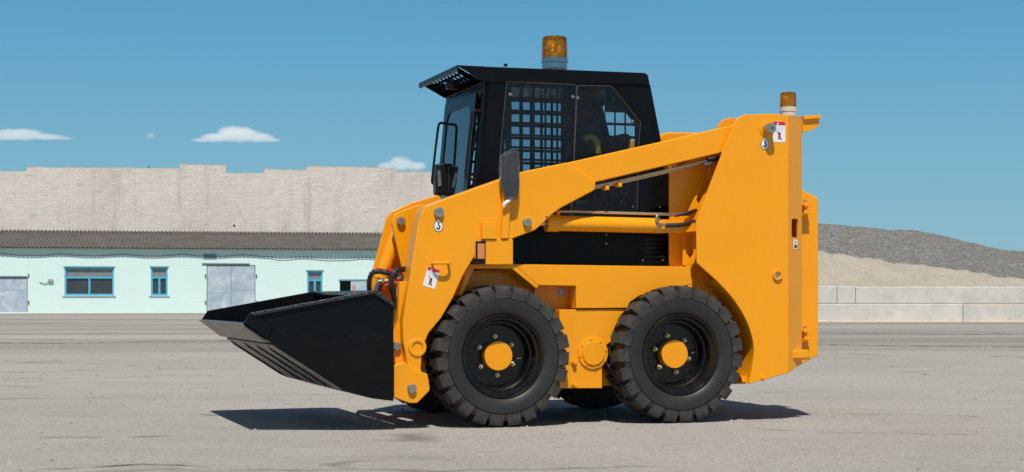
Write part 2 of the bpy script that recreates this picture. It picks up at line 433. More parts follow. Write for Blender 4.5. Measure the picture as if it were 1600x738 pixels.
# front mudguard: bent strip above the wheel
for s_ in SIDES:
    a = P([(733, 413), (803, 413), (842, 447), (838, 451), (800, 420), (741, 420), (722, 462), (716, 462)], YB)
    m = MB(); m.prism(a, *s_(YB, .36)); m.build('mudguard', YELLOW, chas, bevel=.003)
# drive cover disc, bolts
def flange(px, py, ly, r, name, parent, mt=YELLOW, d=.02, nb=8):
    x, z = U(px, py, ly); f = MB(); f.lathe([(.001, -d), (r * .72, -d), (r * .76, -d * .55), (r * .97, -d * .5), (r, -d * .35), (r, .002)], 40, o=(x, ly, z))
    o = f.build(name, mt, parent)
    if nb:
        for k in range(nb):
            b = MB(); t = 2 * math.pi * (k + .25) / nb; p = (x + r * .87 * math.cos(t), z + r * .87 * math.sin(t))
            b.cyl((p[0], ly - d * .45, p[1]), (p[0], ly - d * .45 - .007, p[1]), .006, 6)
            b.build('bolt', mt, o)
    return o
flange(926, 552, YB + .012, .098, 'drive_cover', chas)
def bolt(px, py, ly, r, h, mt, parent, name='bolt', washer=True, hole=False):
    x, z = U(px, py, ly); b = MB()
    if washer: b.lathe([(.001, -h * .35), (r * 1.45, -h * .35), (r * 1.5, -h * .2), (r * 1.5, .001)], 28, o=(x, ly, z))
    prof = [(.001, -h), (r * .9, -h), (r, -h * .9), (r, 0)]
    if hole: prof = [(.001, -h * .6), (r * .3, -h * .6), (r * .32, -h), (r * .9, -h), (r, -h * .9), (r, 0)]
    b.lathe(prof, 6 if not hole else 28, o=(x, ly, z))
    return b.build(name, mt, parent, ang=40)
for px, py in ((896, 566), (896, 601)): bolt(px, py, YB + .012, .013, .03, YELLOW, chas)
bolt(877, 457, .30, .02, .02, STEEL, chas, hole=True)
x, z = U(885, 520, 1.1)
# underside pan
m = MB(); m.prism(P([(700, 590), (1160, 590), (1130, 607), (720, 607)], .36), .36, WT - .36); m.build('belly_pan', BLACK, chas, bevel=.005)

# ---- rear towers and engine housing ------------------------------
YT = .03
def curve(pts, n=4):
    out = []; Q = [Vector(p) for p in pts]; Q = [Q[0] * 2 - Q[1]] + Q + [Q[-1] * 2 - Q[-2]]
    for i in range(1, len(Q) - 2):
        a, b, c, d = Q[i - 1:i + 3]
        for k in range(n):
            t = k / n
            out.append(tuple(.5 * ((2 * b) + (c - a) * t + (2 * a - 5 * b + 4 * c - d) * t * t + (3 * b - a - 3 * c + d) * t ** 3)))
    return out + [tuple(Q[-2])]
ARC = curve([(1170, 600), (1175, 577), (1178, 545), (1172, 516), (1161, 491), (1143, 464), (1121, 440)])
tow = P([(1146, 194), (1152, 185), (1163, 179), (1205, 178), (1232, 180), (1232, 583)] + ARC + [(1089, 411), (1088, 345)], YT)
xa = U(1232, 400, YT)[0]; xb = xa + .146; YC = YT + .10
zt = U(1232, 180, YT)[1]; zb = U(1232, 583, YT)[1]
house = MB(); x0 = U(1092, 400, .2)[0]
zmid = U(1160, 420, .2)[1]
house.prism([(x0 + .03, zmid), (xb - .03, zmid), (xb - .03, zmid + .75), (x0 + .25, zmid + .75)], .26, WT - .26)
hs = house.build('engine_housing', YELLOW, loader, bevel=.01)
for s_ in SIDES:
    t = MB(); t.prism(tow, *s_(YT, YT + .014)); tw = t.build('rear_tower', YELLOW, loader, bevel=.004)
    # chamfered rear corner with a lifting slot
    def cc(u, z): return (xa + (xb - xa) * u, z)
    far = s_ is mir
    yy = (lambda y: WT - y) if far else (lambda y: y)
    sx = [U(1236, 350, YT + .03)[0], U(1247, 350, YT + .08)[0]]
    u0, u1 = (sx[0] - xa) / (xb - xa), (sx[1] - xa) / (xb - xa)
    zs0, zs1 = U(1241, 371, .08)[1], U(1241, 342, .08)[1]
    n_ = Vector((.1, .146)).normalized()
    L = math.hypot(.1, xb - xa)
    k = MB()
    hole = rounded([(u0 * L, zs0), (u1 * L, zs0), (u1 * L, zs1), (u0 * L, zs1)], {2: .022, 3: .022})
    outer = [(0, zb), (L, zb + .055), (L, zt - .004), (0, zt)]
    k.prism(outer, 0, .012, [hole])
    o = k.build('corner_plate', YELLOW, tw)
    an = math.atan2(YC - YT, xb - xa)
    if not far: o.location = (xa, YT, 0); o.rotation_euler = (0, 0, an)
    else: o.location = (xa, WT - YT, 0); o.rotation_euler = (0, 0, -an); 
    if far:
        o.scale = (1, -1, 1)
    # inner plate of the tower
    m = MB(); m.prism(P([(1046, 268), (1100, 240), (1150, 196), (1205, 185), (1250, 190), (1250, 560), (1190, 585), (1130, 470), (1046, 450)], .24), *s_(.24, .255))
    m.build('inner_plate', YELLOW, tw, bevel=.003)
    # front edge flange with long slots
    slot = lambda pts: rounded(P(pts, .19), .02)
    m = MB(); m.prism(P([(1106, 262), (1144, 206), (1160, 206), (1100, 345), (1100, 411), (1066, 415), (1066, 352), (1072, 335)], .2), *s_(.19, .2), [rounded(P(h_, .2), .012) for h_ in ([(1091, 320), (1087, 312), (1102, 271), (1108, 272), (1107, 288)], [(1069, 368), (1081, 365), (1083, 396), (1078, 405), (1071, 395)])])
    m.build('tower_flange', YELLOW, tw, bevel=.003)
    # wheel arch liner behind the outer plate
    arc = ARC[::-1]
    ao = P(arc, YT); ai = P([(x + 6, y - 3) for x, y in arc], YT)
    m = MB(); m.prism(ao + ai[::-1], *s_(YT + .014, .34)); m.build('arch_liner', YELLOW, tw)
    # foot lug at the bottom
    m = MB(); m.prism(P([(1156, 588), (1172, 590), (1171, 600), (1163, 597), (1158, 598)], .1), *s_(.08, .2)); m.build('foot_lug', YELLOW, tw, bevel=.003)
m = MB(); m.prism(P([(1020, 240), (1033, 210), (1046, 206.5), (1095, 207.5), (1130, 215), (1130, 240)], .5), .5, WT - .5); m.build('engine_hood', YELLOW, hs, bevel=.01)
m = MB(); m.prism(rounded(P([(1117, 222), (1122, 197), (1130, 187), (1142, 184), (1156, 186), (1180, 215)], .45), .02), .45, .47); m.build('filter_cover', YELLOW, hs, bevel=.006)
# rear plate and swinging door
m = MB(); m.box(xb - .012, xb, YC + .002, WT - YC - .002, zb + .05, zt - .03); m.build('rear_plate', YELLOW, hs, bevel=.003)
dp = P([(1247, 293), (1279, 310), (1279, 555), (1247, 573)], .2)
m = MB(); m.prism([(max(p[0], xb + .003), p[1]) for p in dp], .2, WT - .2); door = m.build('rear_door', YELLOW, loader, bevel=.008)
for py in (327, 524):
    x, z = U(1259, py, .15); h = MB()
    h.cyl((x, .155, z - .045), (x, .155, z + .045), .013, 14)
    h.box(x - .02, x + .03, .13, .2, z + .018, z + .03); h.box(x - .02, x + .03, .13, .2, z - .03, z - .018)
    h.box(xb + .002, x + .005, .135, .2, z - .04, z - .034)
    hg = h.build('hinge', YELLOW, door, bevel=.002)
    b = MB(); b.cyl((x, .155, z + .045), (x, .155, z + .056), .012, 6); b.build('bolt', STEEL, hg)
# tow lug, bumper bracket, details on the tower
x, z = U(1240, 553, .1)
m = MB(); m.box(x - .03, x + .09, .06, .12, z - .03, z + .025); m.build('tow_lug', YELLOW, hs, bevel=.008)
m = MB(); m.prism(P([(1252, 183), (1279, 181), (1277, 198), (1266, 204), (1252, 208)], .18), .16, .21); m.prism(P([(1252, 182), (1279, 180.5), (1278, 186), (1252, 188)], .18), .14, .4)
m.build('rear_bracket', YELLOW, hs, bevel=.003)
def boss(px, py, ly, r, h, parent):
    x, z = U(px, py, ly); b = MB()
    b.lathe([(.001, -.006), (r * 1.5, -.006), (r * 1.55, 0)], 30, o=(x, ly, z)); o = b.build('pin_boss', YELLOW, parent)
    c = MB(); c.lathe([(.001, -h * .8), (r * .25, -h * .8), (r * .27, -h), (r * .88, -h), (r, -h * .9), (r, 0)], 30, o=(x, ly, z)); c.build('pivot_pin', STEEL, o)
tow0 = [o for o in loader.children if o.name == 'rear_tower'][0]
boss(1198, 202, YT, .032, .075, tow0)
x, z = U(1214, 430, YT); b = MB()
b.lathe([(.02, -.002), (.021, -.014), (.03, -.015), (.033, -.012), (.033, 0)], 30, o=(x, YT, z)); o = b.build('socket_ring', YELLOW, tow0)
b = MB(); b.lathe([(.001, -.007), (.008, -.007), (.009, -.003), (.02, -.003)], 20, o=(x, YT, z)); b.build('socket_plug', BRASS, o)
bolt(1192, 591, YT, .012, .02, YELLOW, tow0)

# ---- lift arms ----------------------------------------------------
YA0, YA1 = .05, .20
arm_px = [(653, 352), (659, 332), (665, 322), (700, 309), (782, 280), (811, 269.5), (886, 254), (931, 284), (930, 297), (877, 325), (862, 336), (846, 352), (836, 360),
          (799, 374), (772, 378), (753, 386), (741, 402), (724, 430), (708, 466), (690, 497), (670, 521), (660, 546), (658, 575), (662, 600), (655, 602), (643, 580), (637, 572), (630, 535), (629, 500), (641, 430)]
armpoly = rounded(P(arm_px, YA0), {1: .03, 2: .04, 8: .03, 7: .02, 12: .03})
beam_px = [(870, 258), (1033, 221.5), (1146, 195), (1215, 182), (1225, 214), (1127, 239), (929, 285.5), (880, 300)]
coup_px = [(615, 572), (632, 566), (640, 572), (652, 580), (668, 584), (672, 610), (652, 630), (640, 630), (615, 621)]
coup_up = [(624, 440), (650, 440), (650, 592), (615, 592), (615, 516), (622, 500)]
arms = []
for s_ in SIDES:
    bk_ = .2 if s_ is mir else 0
    shift_ = lambda pts: [(x + bk_ * max(0, min(1, (U(830, 300, YA0)[0] - x) / .35)), z) for x, z in pts]
    m = MB(); m.prism(shift_(armpoly), *s_(YA0, YA1)); a = m.build('lift_arm', YELLOW, loader, bevel=.008, seg=3)
    m = MB(); m.prism(P(beam_px, YA0 + .014), *s_(YA0 + .014, YA1 - .014)); m.build('arm_beam', YELLOW, a, bevel=.008, seg=3)
    m = MB(); m.prism(shift_(rounded(P(coup_px, YA0 - .01), {4: .02, 5: .03, 6: .02})), *s_(YA0 - .012, YA1 - .005)); m.build('coupler_bracket', YELLOW, a, bevel=.005)
    m = MB(); m.prism(shift_(P(coup_up, .12)), *s_(.12, YA1 - .01)); m.build('coupler_upright', YELLOW, a, bevel=.004)
    arms.append(a)
arm = arms[0]
# cross tube joining the arms in front of the cab and its brackets
x, z = U(700, 350, .4)
m = MB(); m.cyl((x, .19, z - .1), (x, WT - .19, z - .1), .07, 28); m.build('cross_tube', YELLOW, arm)
def pin(px, py, ly, r, parent, h=.022):
    x, z = U(px, py, ly); b = MB()
    b.lathe([(.001, -h * .8), (r * .18, -h * .8), (r * .2, -h), (r * .9, -h), (r, -h * .85), (r, 0)], 32, o=(x, ly, z)); return b.build('pivot_pin', STEEL, parent)
pin(685, 332, YA0, .029, arm); pin(823, 348, YA0, .026, arm); pin(643, 607, YA0 - .012, .026, arm)
pin(619, 541, .118, .024, arm)
# lifting eye near the wheel
m = MB(); x, z = U(652, 543, .05); m.lathe([(.032, .002), (.032, -.008), (.054, -.008), (.056, .002)], 32, o=(x, .05, z)); m.build('lifting_eye', YELLOW, arm, bevel=.004)
# grab handle
h = MB(); hx, hz = U(675, 411, YA0); hx2, hz2 = U(700, 411, YA0)
h.tube([(hx, YA0 + .005, hz - .002), (hx, YA0 - .05, hz - .002), (hx2, YA0 - .05, hz2 - .002), (hx2, YA0 + .005, hz2 - .002)], .0085, 10, 2)
h.build('grab_handle', YELLOW, arm)
bolt(854, 339, YA0, .006, .004, INK, arm, washer=False)

# ---- decals -------------------------------------------------------
def decal_warning(px, py, ly, wd, ht, tilt, parent):
    x, z = U(px, py, ly); c, s = math.cos(tilt), math.sin(tilt)
    def q(u, v): return (x + u * c - v * s, z + u * s + v * c)
    def plate(pts, y, nm, mt, par):
        m = MB(); m.prism([q(*p) for p in pts], y, ly + .001); return m.build(nm, mt, par)
    a, b = wd / 2, ht / 2
    base = plate([(-a, -b), (a, -b), (a, b), (-a, b)], ly - .0015, 'warning_label', WHITE, parent)
    plate([(-a * .97, b * .62), (a * .97, b * .62), (a * .97, b * .98), (-a * .97, b * .98)], ly - .0022, 'red_header', REDST, base)
    plate([(-a * .45, b * .68), (-a * .05, b * .68), (-a * .25, b * .93)], ly - .0028, 'warning_triangle', WHITE, base)
    m = MB()
    for k in range(3):
        v = b * (.45 - .17 * k); m.prism([q(-a * .8, v), q(a * (.75 - .3 * (k == 2)), v), q(a * (.75 - .3 * (k == 2)), v + b * .035), q(-a * .8, v + b * .035)], ly - .002, ly + .001)
    m.build('print_lines', GREYINK, base)
    m = MB()
    m.prism([q(-a * .2, -b * .75), (q(-a * .02, -b * .75)), q(0, -b * .45), q(a * .1, -b * .75), q(a * .25, -b * .75), q(a * .2, -b * .15), q(a * .05, b * .0), q(-a * .15, -b * .15)], ly - .0022, ly + .001)
    m.build('figure_pictogram', INK, base)
    m = MB(); m.prism([q(-a * .42, b * .02), q(-a * .32, b * .08), q(a * .45, -b * .78), q(a * .33, -b * .82)], ly - .0028, ly + .001); m.build('red_slash', REDST, base)
decal_warning(674, 434, YA0, .076, .118, R(-16), arm)
decal_warning(1217.5, 206, YT, .084, .13, 0, tow0)
def decal_hook(px, py, ly, parent, tilt=0):
    x, z = U(px, py, ly); r = .027
    def drop(f, n=28):
        pts = []
        for k in range(n):
            a = 2 * math.pi * k / n
            rr = 1 + .55 * max(0, math.sin(a)) ** 6
            u, v = r * f * math.cos(a) * (.95 if v_(a) else 1), r * f * rr * math.sin(a) * 1.1
            pts.append((x + u, z + v))
        return pts
    v_ = lambda a: True
    m = MB(); m.prism(drop(1.12), ly - .0012, ly + .001); base = m.build('hook_label', INK, parent)
    m = MB(); m.prism(drop(.98), ly - .0018, ly + .001); m.build('label_field', WHITE, base)
    m = MB()
    pts = [(0, .022), (0, .008), (.008, 0), (.008, -.009), (0, -.015), (-.009, -.012), (-.011, -.005)]
    m.tube([(x + u * 1.0, ly - .0018, z + v * 1.0) for u, v in pts], .0042, 8, 2); m.build('hook_symbol', INK, base)
decal_hook(685, 354, YA0, arm); decal_hook(1195, 226, YT, tow0)
x, z = U(1243, 382, .075)
# small jack label on the corner plate, in the plane of the plate
cp = [o for o in tow0.children if o.name.startswith('corner_plate')][0]
lu = (U(1243, 382, .08)[0] - xa) / (xb - xa) * L
m = MB(); m.prism([(lu - .024, z - .03), (lu + .024, z - .03), (lu + .024, z + .03), (lu - .024, z + .03)], -.0015, .001); jl = m.build('jack_label', WHITE, tow0); jl.location = cp.location; jl.rotation_euler = cp.rotation_euler
m = MB(); m.prism([(lu - .018, z - .022), (lu + .018, z - .022), (lu + .018, z - .004), (lu - .018, z - .004)], -.0022, .001)
m.prism([(lu - .002, z + .004), (lu + .002, z + .004), (lu + .002, z + .02), (lu - .002, z + .02)], -.0022, .001)
jl2 = m.build('jack_symbol', INK, tow0); jl2.location = cp.location; jl2.rotation_euler = cp.rotation_euler

# ---- lift cylinders, pipes, hoses --------------------------------
YCY = .16
for s_ in SIDES:
    far = s_ is mir; fy = (lambda y: WT - y) if far else (lambda y: y)
    def q(px, py, ly=YCY): x, z = U(px, py, ly); return (x, fy(ly), z)
    m = MB(); m.cyl(q(864, 349), q(1030, 353), .047, 32); m.cyl(q(853, 348.7), q(872, 349.2), .053, 32)
    m.prism(P([(1026, 342), (1088, 350), (1088, 362), (1026, 365)], YCY), *s_(YCY - .03, YCY + .03))
    cy = m.build('lift_cylinder', YELLOW, loader, bevel=.002)
    m = MB(); m.cyl(q(830, 348.3), q(856, 348.8), .02, 20); m.build('piston_rod', CHROME, cy)
    m = MB(); m.tube([q(868, 331, YCY + .01), q(900, 331, YCY + .01), q(1000, 334, YCY + .01), q(1078, 336, YCY + .01)], .009, 10, 1); m.build('steel_pipe', BRASS, cy)
    m = MB(); m.cyl(q(872, 345), q(872, 330), .012, 12); m.build('port_block', YELLOW, cy)
    m = MB(); m.tube([q(1040, 352.5, .11), q(1030, 350, .105), q(1025, 343, .105), q(1027, 336, .11), q(1040, 335, .13), q(1060, 336, YCY)], .008, 10, 3); m.build('bent_pipe', STEEL, cy)
    m = MB(); m.tube([q(1040, 352.5, .11), q(1062, 352, .11), q(1078, 349, .13), q(1090, 345, .2)], .013, 10, 3)
    m.tube([q(1054, 337, YCY), q(1075, 333, .15), q(1086, 329, .19), q(1092, 326, .22)], .011, 10, 3); m.build('hydraulic_hose', HOSE, cy)
    x, z = q(1022, 353)[0], q(1022, 353)[2]
    m = MB(); m.lathe([(.0475, -.006), (.051, -.006), (.051, .006), (.0475, .006)], 30, axis='y', o=(0, 0, 0)); cl = m.build('pipe_clamp', STEEL, cy)
    cl.location = (x, fy(YCY), z); cl.rotation_euler = (0, 0, R(90))
    # two pipes running under the beam
    for j, (yo, dy) in enumerate(((.10, 0), (.14, 3))):
        m = MB(); m.tube([q(915, 294 + dy, yo), q(960, 285 + dy, yo), q(1060, 262 + dy, yo), q(1122, 247 + dy, yo), q(1140, 243 + dy, yo)], .0085, 10, 1)
        m.build('beam_pipe', BRASS, arms[1 if far else 0])
    for px, py in ((946, 294), (966, 289), (1044, 262)):
        m = MB(); x, z = q(px, py, .12)[0], q(px, py, .12)[2]; m.box(x - .012, x + .012, fy(.12) - .035, fy(.12) + .035, z - .014, z + .012)
        m.build('pipe_saddle', YELLOW, arms[1 if far else 0], bevel=.003)
    m = MB(); m.tube([q(1104, 251, .1), q(1126, 247, .1), q(1142, 243, .12), q(1150, 252, .16)], .014, 10, 2); m.build('beam_hose', HOSE, arms[1 if far else 0])
    m = MB(); m.cyl(q(1100, 257, .11), q(1112, 254, .11), .016, 6); m.cyl(q(1106, 249, .1), q(1118, 247, .1), .013, 6); m.build('hose_coupling', STEEL, arms[1 if far else 0])

# ---- marker light, mirror ----------------------------------------
m = MB(); m.prism(P([(759, 374), (802, 374), (802, 414), (759, 414)], .03), .03, .2); lb = m.build('light_box', YELLOW, loader, bevel=.006)
m = MB(); m.prism(P([(751, 348), (774, 348), (774, 374), (751, 374)], .05), .02, .048); m.build('light_tab', YELLOW, lb, bevel=.004)
x, z = U(752, 394, .05)
m = MB(); m.prism(P([(744, 377), (760, 377), (760, 412), (744, 412)], .035), .035, .12); m.build('light_housing', PLASTIC, lb, bevel=.006)
m = MB(); m.prism(P([(746, 381), (757, 381), (757, 405), (746, 405)], .03), .022, .036); m.prism(P([(741.5, 381), (744, 381), (744, 405), (741.5, 405)], .05), .045, .11)
m.build('amber_lens', mat('orange_lens', (.62, .22, .06), .15, coat=.5), lb, bevel=.004)
m = MB(); m.prism(P([(786, 300), (800, 306), (797, 330), (795, 373), (783, 373), (786, 340)], .02), .02, .045); ms = m.build('mirror_post', YELLOW, loader, bevel=.004)
m = MB(); m.prism(rounded(P([(785, 243), (799, 236), (809, 238), (810, 290), (806, 308), (793, 307), (784, 285)], .0), 0.02), -.012, .03); m.build('side_mirror', PLASTIC, ms, bevel=.012, seg=3)
WRAP = glass_mat('plastic_wrap', (.8, .82, .86), 1.5, .12, milky=.05)
_n, _l = WRAP.node_tree.nodes, WRAP.node_tree.links
_z = _n.new('ShaderNodeTexNoise'); _z.inputs['Scale'].default_value = 22; _z.inputs['Distortion'].default_value = 1.5
_b = _n.new('ShaderNodeBump'); _b.inputs['Distance'].default_value = .02; _b.inputs['Strength'].default_value = .9; _l.new(_z.outputs[0], _b.inputs['Height'])
for _q in _n:
    if _q.type == 'BSDF_GLOSSY': _l.new(_b.outputs[0], _q.inputs['Normal'])

mm = MB(); mm.prism(rounded(P([(783, 243), (799, 233), (811, 236), (811.5, 290), (808, 311), (797, 315), (791, 311), (782, 287)], .0), .02), -.02, .038)
wr = mm.build('plastic_wrap', WRAP, ms, bevel=.018, seg=3)
m = MB(); m.tube([V3(800, 310, .0), V3(795, 314, -.005), V3(789, 318, -.005), V3(787, 322, 0)], .011, 8, 2); m.build('wrap_tail', WHITE, ms)

# ---- cab ----------------------------------------------------------
K0, K1 = .40, 1.28
roof_px = [(757, 104), (1008, 114), (1013, 117.5), (1016, 133), (758, 128)]
m = MB(); m.prism(P(roof_px, K0 - .012), K0 - .012, K1 + .012); cab = m.build('cab', BLACK, loader, bevel=.006)
# visor: perforated top sheet, side gussets and front lip
fx, fz = U(714, 102, K0 - .012); bx_, bz_ = U(757, 104, K0 - .012); cx_, cz_ = U(758, 128, K0 - .012)
vis = MB()
vis.prism([(fx, fz), (bx_, bz_), (cx_, cz_)], K0 - .012, K0 + .002); vis.prism([(fx, fz), (bx_, bz_), (cx_, cz_)], K1 - .002, K1 + .012)
vis.prism([(fx, fz), (fx + .012, fz), (fx + .012, fz - .035), (fx, fz - .03)], K0 - .012, K1 + .012)
vis.build('roof_visor', BLACK, cab)
vl = math.hypot(cx_ - fx, cz_ - fz)
xs_ = [.012]
for k in range(3): xs_ += [.03 + .042 * k, .03 + .042 * k + .028]
ys_ = [.012]
for k in range(9): ys_ += [.12 + .075 * k, .12 + .075 * k + .045]
vs_ = MB(); vs_.lattice(xs_ + [vl - .01], ys_ + [K1 - K0 - .012], lambda i, j: not (i % 2 and j % 2), -.004, 0, axis='z')
vsh = vs_.build('pierced_sheet', mat('matt_black', (.004, .004, .005), 1, spec=0), cab); vsh.location = (fx, K0, fz - .002); vsh.rotation_euler = (0, math.atan2(fz - cz_, cx_ - fx), 0)
# interior lamp lump under the visor
x = bx_ - .02; m = MB(); m.cyl((x - .05, .85, fz - .03), (x - .05, .85, fz - .09), .045, 20); m.build('work_lamp', PLASTIC, cab, bevel=.008)
# side walls with two windows
wallp = [(759, 128), (1016, 133), (1034, 226), (1048, 262), (1048, 416), (800, 416), (740, 310), (752, 284)]
win1 = [(795, 133), (893, 138), (886, 262), (880, 330), (803, 350), (786, 265)]
win2 = [(906, 138), (952, 140), (995, 196), (992, 250), (985, 270), (895, 330), (899, 260)]
for s_ in SIDES[:1]:
    pass
def grid(x0, x1, z0, z1, nx, nz, bw):
    hs_ = []
    for i in range(nx):
        for j in range(nz):
            a = x0 + (x1 - x0) * i / nx + bw / 2; b = x0 + (x1 - x0) * (i + 1) / nx - bw / 2
            c = z0 + (z1 - z0) * j / nz + bw / 2; d = z0 + (z1 - z0) * (j + 1) / nz - bw / 2
            hs_.append([(a, c), (b, c), (b, d), (a, d)])
    return hs_
def px_grid(px0, px1, py0, py1, ly, nx, nz, bw):
    a = U(px0, py1, ly); b = U(px1, py0, ly)
    return grid(a[0], b[0], a[1], b[1], nx, nz, bw)
KI = K1 - .02
for yA, yB in ((K0, K0 + .02), (K1 - .02, K1)):
    near = yA == K0
    # the off side is one sheet pierced by the guard openings, the near side has two big windows
    fr_ = [(714, 878, 160, 292, 10, 7, .019)]
    def rect_(a): p_, q_ = U(a[0], a[3], KI), U(a[1], a[2], KI); return p_[0], q_[0], p_[1], q_[1]
    wh_ = [rounded(P(w_, K0), .015) for w_ in (win1, win2)] if near else [[(r[0], r[2]), (r[1], r[2]), (r[1], r[3]), (r[0], r[3])] for r in map(rect_, fr_)]
    m = MB(); m.prism(P(wallp, K0), yA, yB, wh_); m.build('side_wall', BLACK, cab)
    if near:
        gr = MB(); gy = yA + .024
        ga = U(797, 345, gy); gb = U(889, 138, gy)
        gr.guard(ga[0], gb[0], ga[1], gb[1], 5, 11, .014, gy, gy + .004, border=.03)
        gr.build('guard_mesh', BLACK, cab)
        ga = U(945, 254, gy); gb = U(993, 175, gy); gx_ = U(1003, 200, gy)[0]
        g2 = MB(); xs_ = [ga[0]]
        for k in range(3): w3 = (gb[0] - ga[0]) / 3; xs_ += [ga[0] + w3 * k + .005, ga[0] + w3 * (k + 1) - .005]
        zs_ = [U(945, 330, gy)[1]]
        for k in range(4): h4 = (gb[1] - ga[1]) / 4; zs_ += [ga[1] + h4 * k + .008, ga[1] + h4 * (k + 1) - .008]
        g2.lattice(xs_ + [gx_], zs_ + [U(945, 131, gy)[1]], lambda i, j: not (i % 2 and j % 2), gy, gy + .004); g2.build('guard_mesh', BLACK, cab)
    else:
        for a in fr_:
            r = rect_(a); gr = MB(); gr.guard(*r, a[4], a[5], a[6], yA - .006, yA - .002, border=.012); gr.build('guard_mesh', BLACK, cab)
    # clear plastic panels outside
    yp = yA - .008 if near else yB + .002
    m = MB(); m.prism(rounded(P([(791, 128), (900, 133), (895, 262), (888, 372), (800, 385), (778, 268)], K0), .012), yp, yp + .005); p1 = m.build('side_window', GLASS, cab)
    m = MB(); m.prism(rounded(P([(901.5, 134), (955, 135), (1000, 192), (997, 228), (994, 372), (892, 372), (896, 262)], K0), .012), yp, yp + .005); p2 = m.build('side_window', GLASS, cab)
    if near:
        SE = mat('window_seal', (.06, .048, .044), .6)
        def loop(pts, r=.0026):
            q_ = [(a, yp - .001, b) for a, b in rounded(P(pts, K0), .012)]
            t = MB(); t.tube(q_ + [q_[0]], r, 6, 0); return t
        loop([(791, 128), (900, 133), (895, 262), (888, 372), (800, 385), (778, 268)]).build('window_seal', SE, p1)
        loop([(901.5, 134), (955, 135), (1000, 192), (997, 228), (994, 372), (892, 372), (896, 262)]).build('window_seal', SE, p2)
        for px, py, pr in ((797, 148, p1), (895, 152, p1), (902.5, 153.5, p2), (988, 190, p2)):
            x, z = U(px, py, yp); t = MB(); t.lathe([(.001, -.012), (.006, -.011), (.01, -.006), (.011, 0)], 16, o=(x, yp, z)); t.build('window_stud', STEEL, pr)
# rear wall, front frame, floor
rw = P([(1012, 133), (1034, 226), (1048, 262)], K0)
r0, r1 = Vector((rw[0][0], rw[0][1])), Vector((rw[1][0], rw[1][1])); rl = (r1 - r0).length
def rz_(py): return -(rw[0][1] - U(1020, py, K0 + .5)[1]) * rl / (r0.y - r1.y)
m = MB(); m.lattice([.02, .09, K1 - K0 - .06, K1 - K0 - .02], [-rl * 1.35, -rl * 1.25, -rl * .12, 0], lambda i, j: not (i == 1 and j == 1), -.012, 0)
for v in m.b.verts: v.co = Vector((v.co.y, v.co.x, v.co.z))
bmesh.ops.recalc_face_normals(m.b, faces=m.b.faces[:])
rwl = m.build('rear_wall', BLACK, cab); rwl.location = (r0.x, K0, r0.y); rwl.rotation_euler = (0, -math.atan2(r1.x - r0.x, r0.y - r1.y), 0)
m = MB(); a, b = U(800, 300, K0), U(1040, 300, K0); m.box(a[0] - .1, b[0], K0 + .03, K1 - .03, U(900, 330, K0)[1] - .35, U(900, 330, K0)[1] - .02); m.build('cab_base', CABIN, cab, bevel=.01)
# front: posts, header and door with glass. sloping plane
ft = Vector(V3(759, 128, K0)); fb = Vector(V3(742, 310, K0))
def fp(u, t, d=0):        # u across 0..1, t down 0..1, d forward
    p = ft.lerp(fb, t); return Vector((p.x - d, K0 + (K1 - K0) * u, p.z))
def fquad(u0, u1, t0, t1, d0, d1, m):
    A = [fp(u0, t0, d0), fp(u1, t0, d0), fp(u1, t1, d0), fp(u0, t1, d0)]; B = [fp(u0, t0, d1), fp(u1, t0, d1), fp(u1, t1, d1), fp(u0, t1, d1)]
    m.hexa(A, B); return m
m = MB(); fquad(0, .09, 0, 1.3, -.03, .004, m); fquad(.91, 1, 0, 1.3, -.03, .004, m); fquad(.09, .91, 0, .07, -.03, .003, m); m.build('front_frame', BLACK, cab, bevel=.004)
# door frame as a sheet with a rounded opening
H_ = (fb - ft).length; W_ = K1 - K0
def uvhole(u0, u1, t0, t1, r): return rounded([(u0 * W_, -t0 * H_), (u1 * W_, -t0 * H_), (u1 * W_, -t1 * H_), (u0 * W_, -t1 * H_)], r, 8)
m = MB(); m.prism([(.1 * W_, -.08 * H_), (.9 * W_, -.08 * H_), (.9 * W_, -1.28 * H_), (.1 * W_, -1.28 * H_)], 0, .02, [uvhole(.2, .82, .17, 1.15, .1)], axis='x')
fd = m.build('front_door', BLACK, cab)
lean = math.atan2(ft.x - fb.x, ft.z - fb.z)
fd.location = (ft.x - .03, K0, ft.z); fd.rotation_euler = (0, lean, 0)
m = MB(); m.prism(uvhole(.185, .835, .155, 1.165, .11), .006, .012, axis='x'); dg = m.build('door_glass', GLASSF, cab); dg.location = fd.location; dg.rotation_euler = fd.rotation_euler
# grab loops, wiper, lamp at the front of the cab
m = MB(); m.tube([V3(759, 175, K0 + .03), V3(750, 174, K0 + .03), V3(740, 173, K0 + .03), V3(737, 180, K0 + .03), V3(727, 272, K0 + .03), V3(728, 279, K0 + .03), V3(744, 281, K0 + .03), V3(752, 281, K0 + .03)], .009, 8, 2)
m.build('grab_loop', PLASTIC, cab)
KF = 1.1
m = MB(); m.tube([V3(716, 240, KF), V3(718, 205, KF), V3(718, 200, KF), V3(706, 196, KF), V3(690, 192, KF), V3(686, 193, KF), V3(684, 203, KF), V3(675, 280, KF), V3(675, 287, KF), V3(682, 289, KF), V3(700, 290, KF)], .0085, 8, 2); m.build('grab_loop', PLASTIC, cab)
m = MB(); m.tube([V3(753, 180, K0 + .06), V3(747, 196, K0 + .07), V3(737, 245, K0 + .1), V3(733, 280, K0 + .13)], .008, 8, 1); m.tube([V3(751, 185, K0 + .1), V3(742, 275, K0 + .1)], .006, 8, 0); m.build('wiper_arm', PLASTIC, cab)
m = MB(); m.prism(rounded(P([(683, 256), (700, 254), (703, 304), (681, 305), (681, 280)], 1.0), .02), 1.0, 1.08); hl = m.build('head_lamp', PLASTIC, cab, bevel=.015)
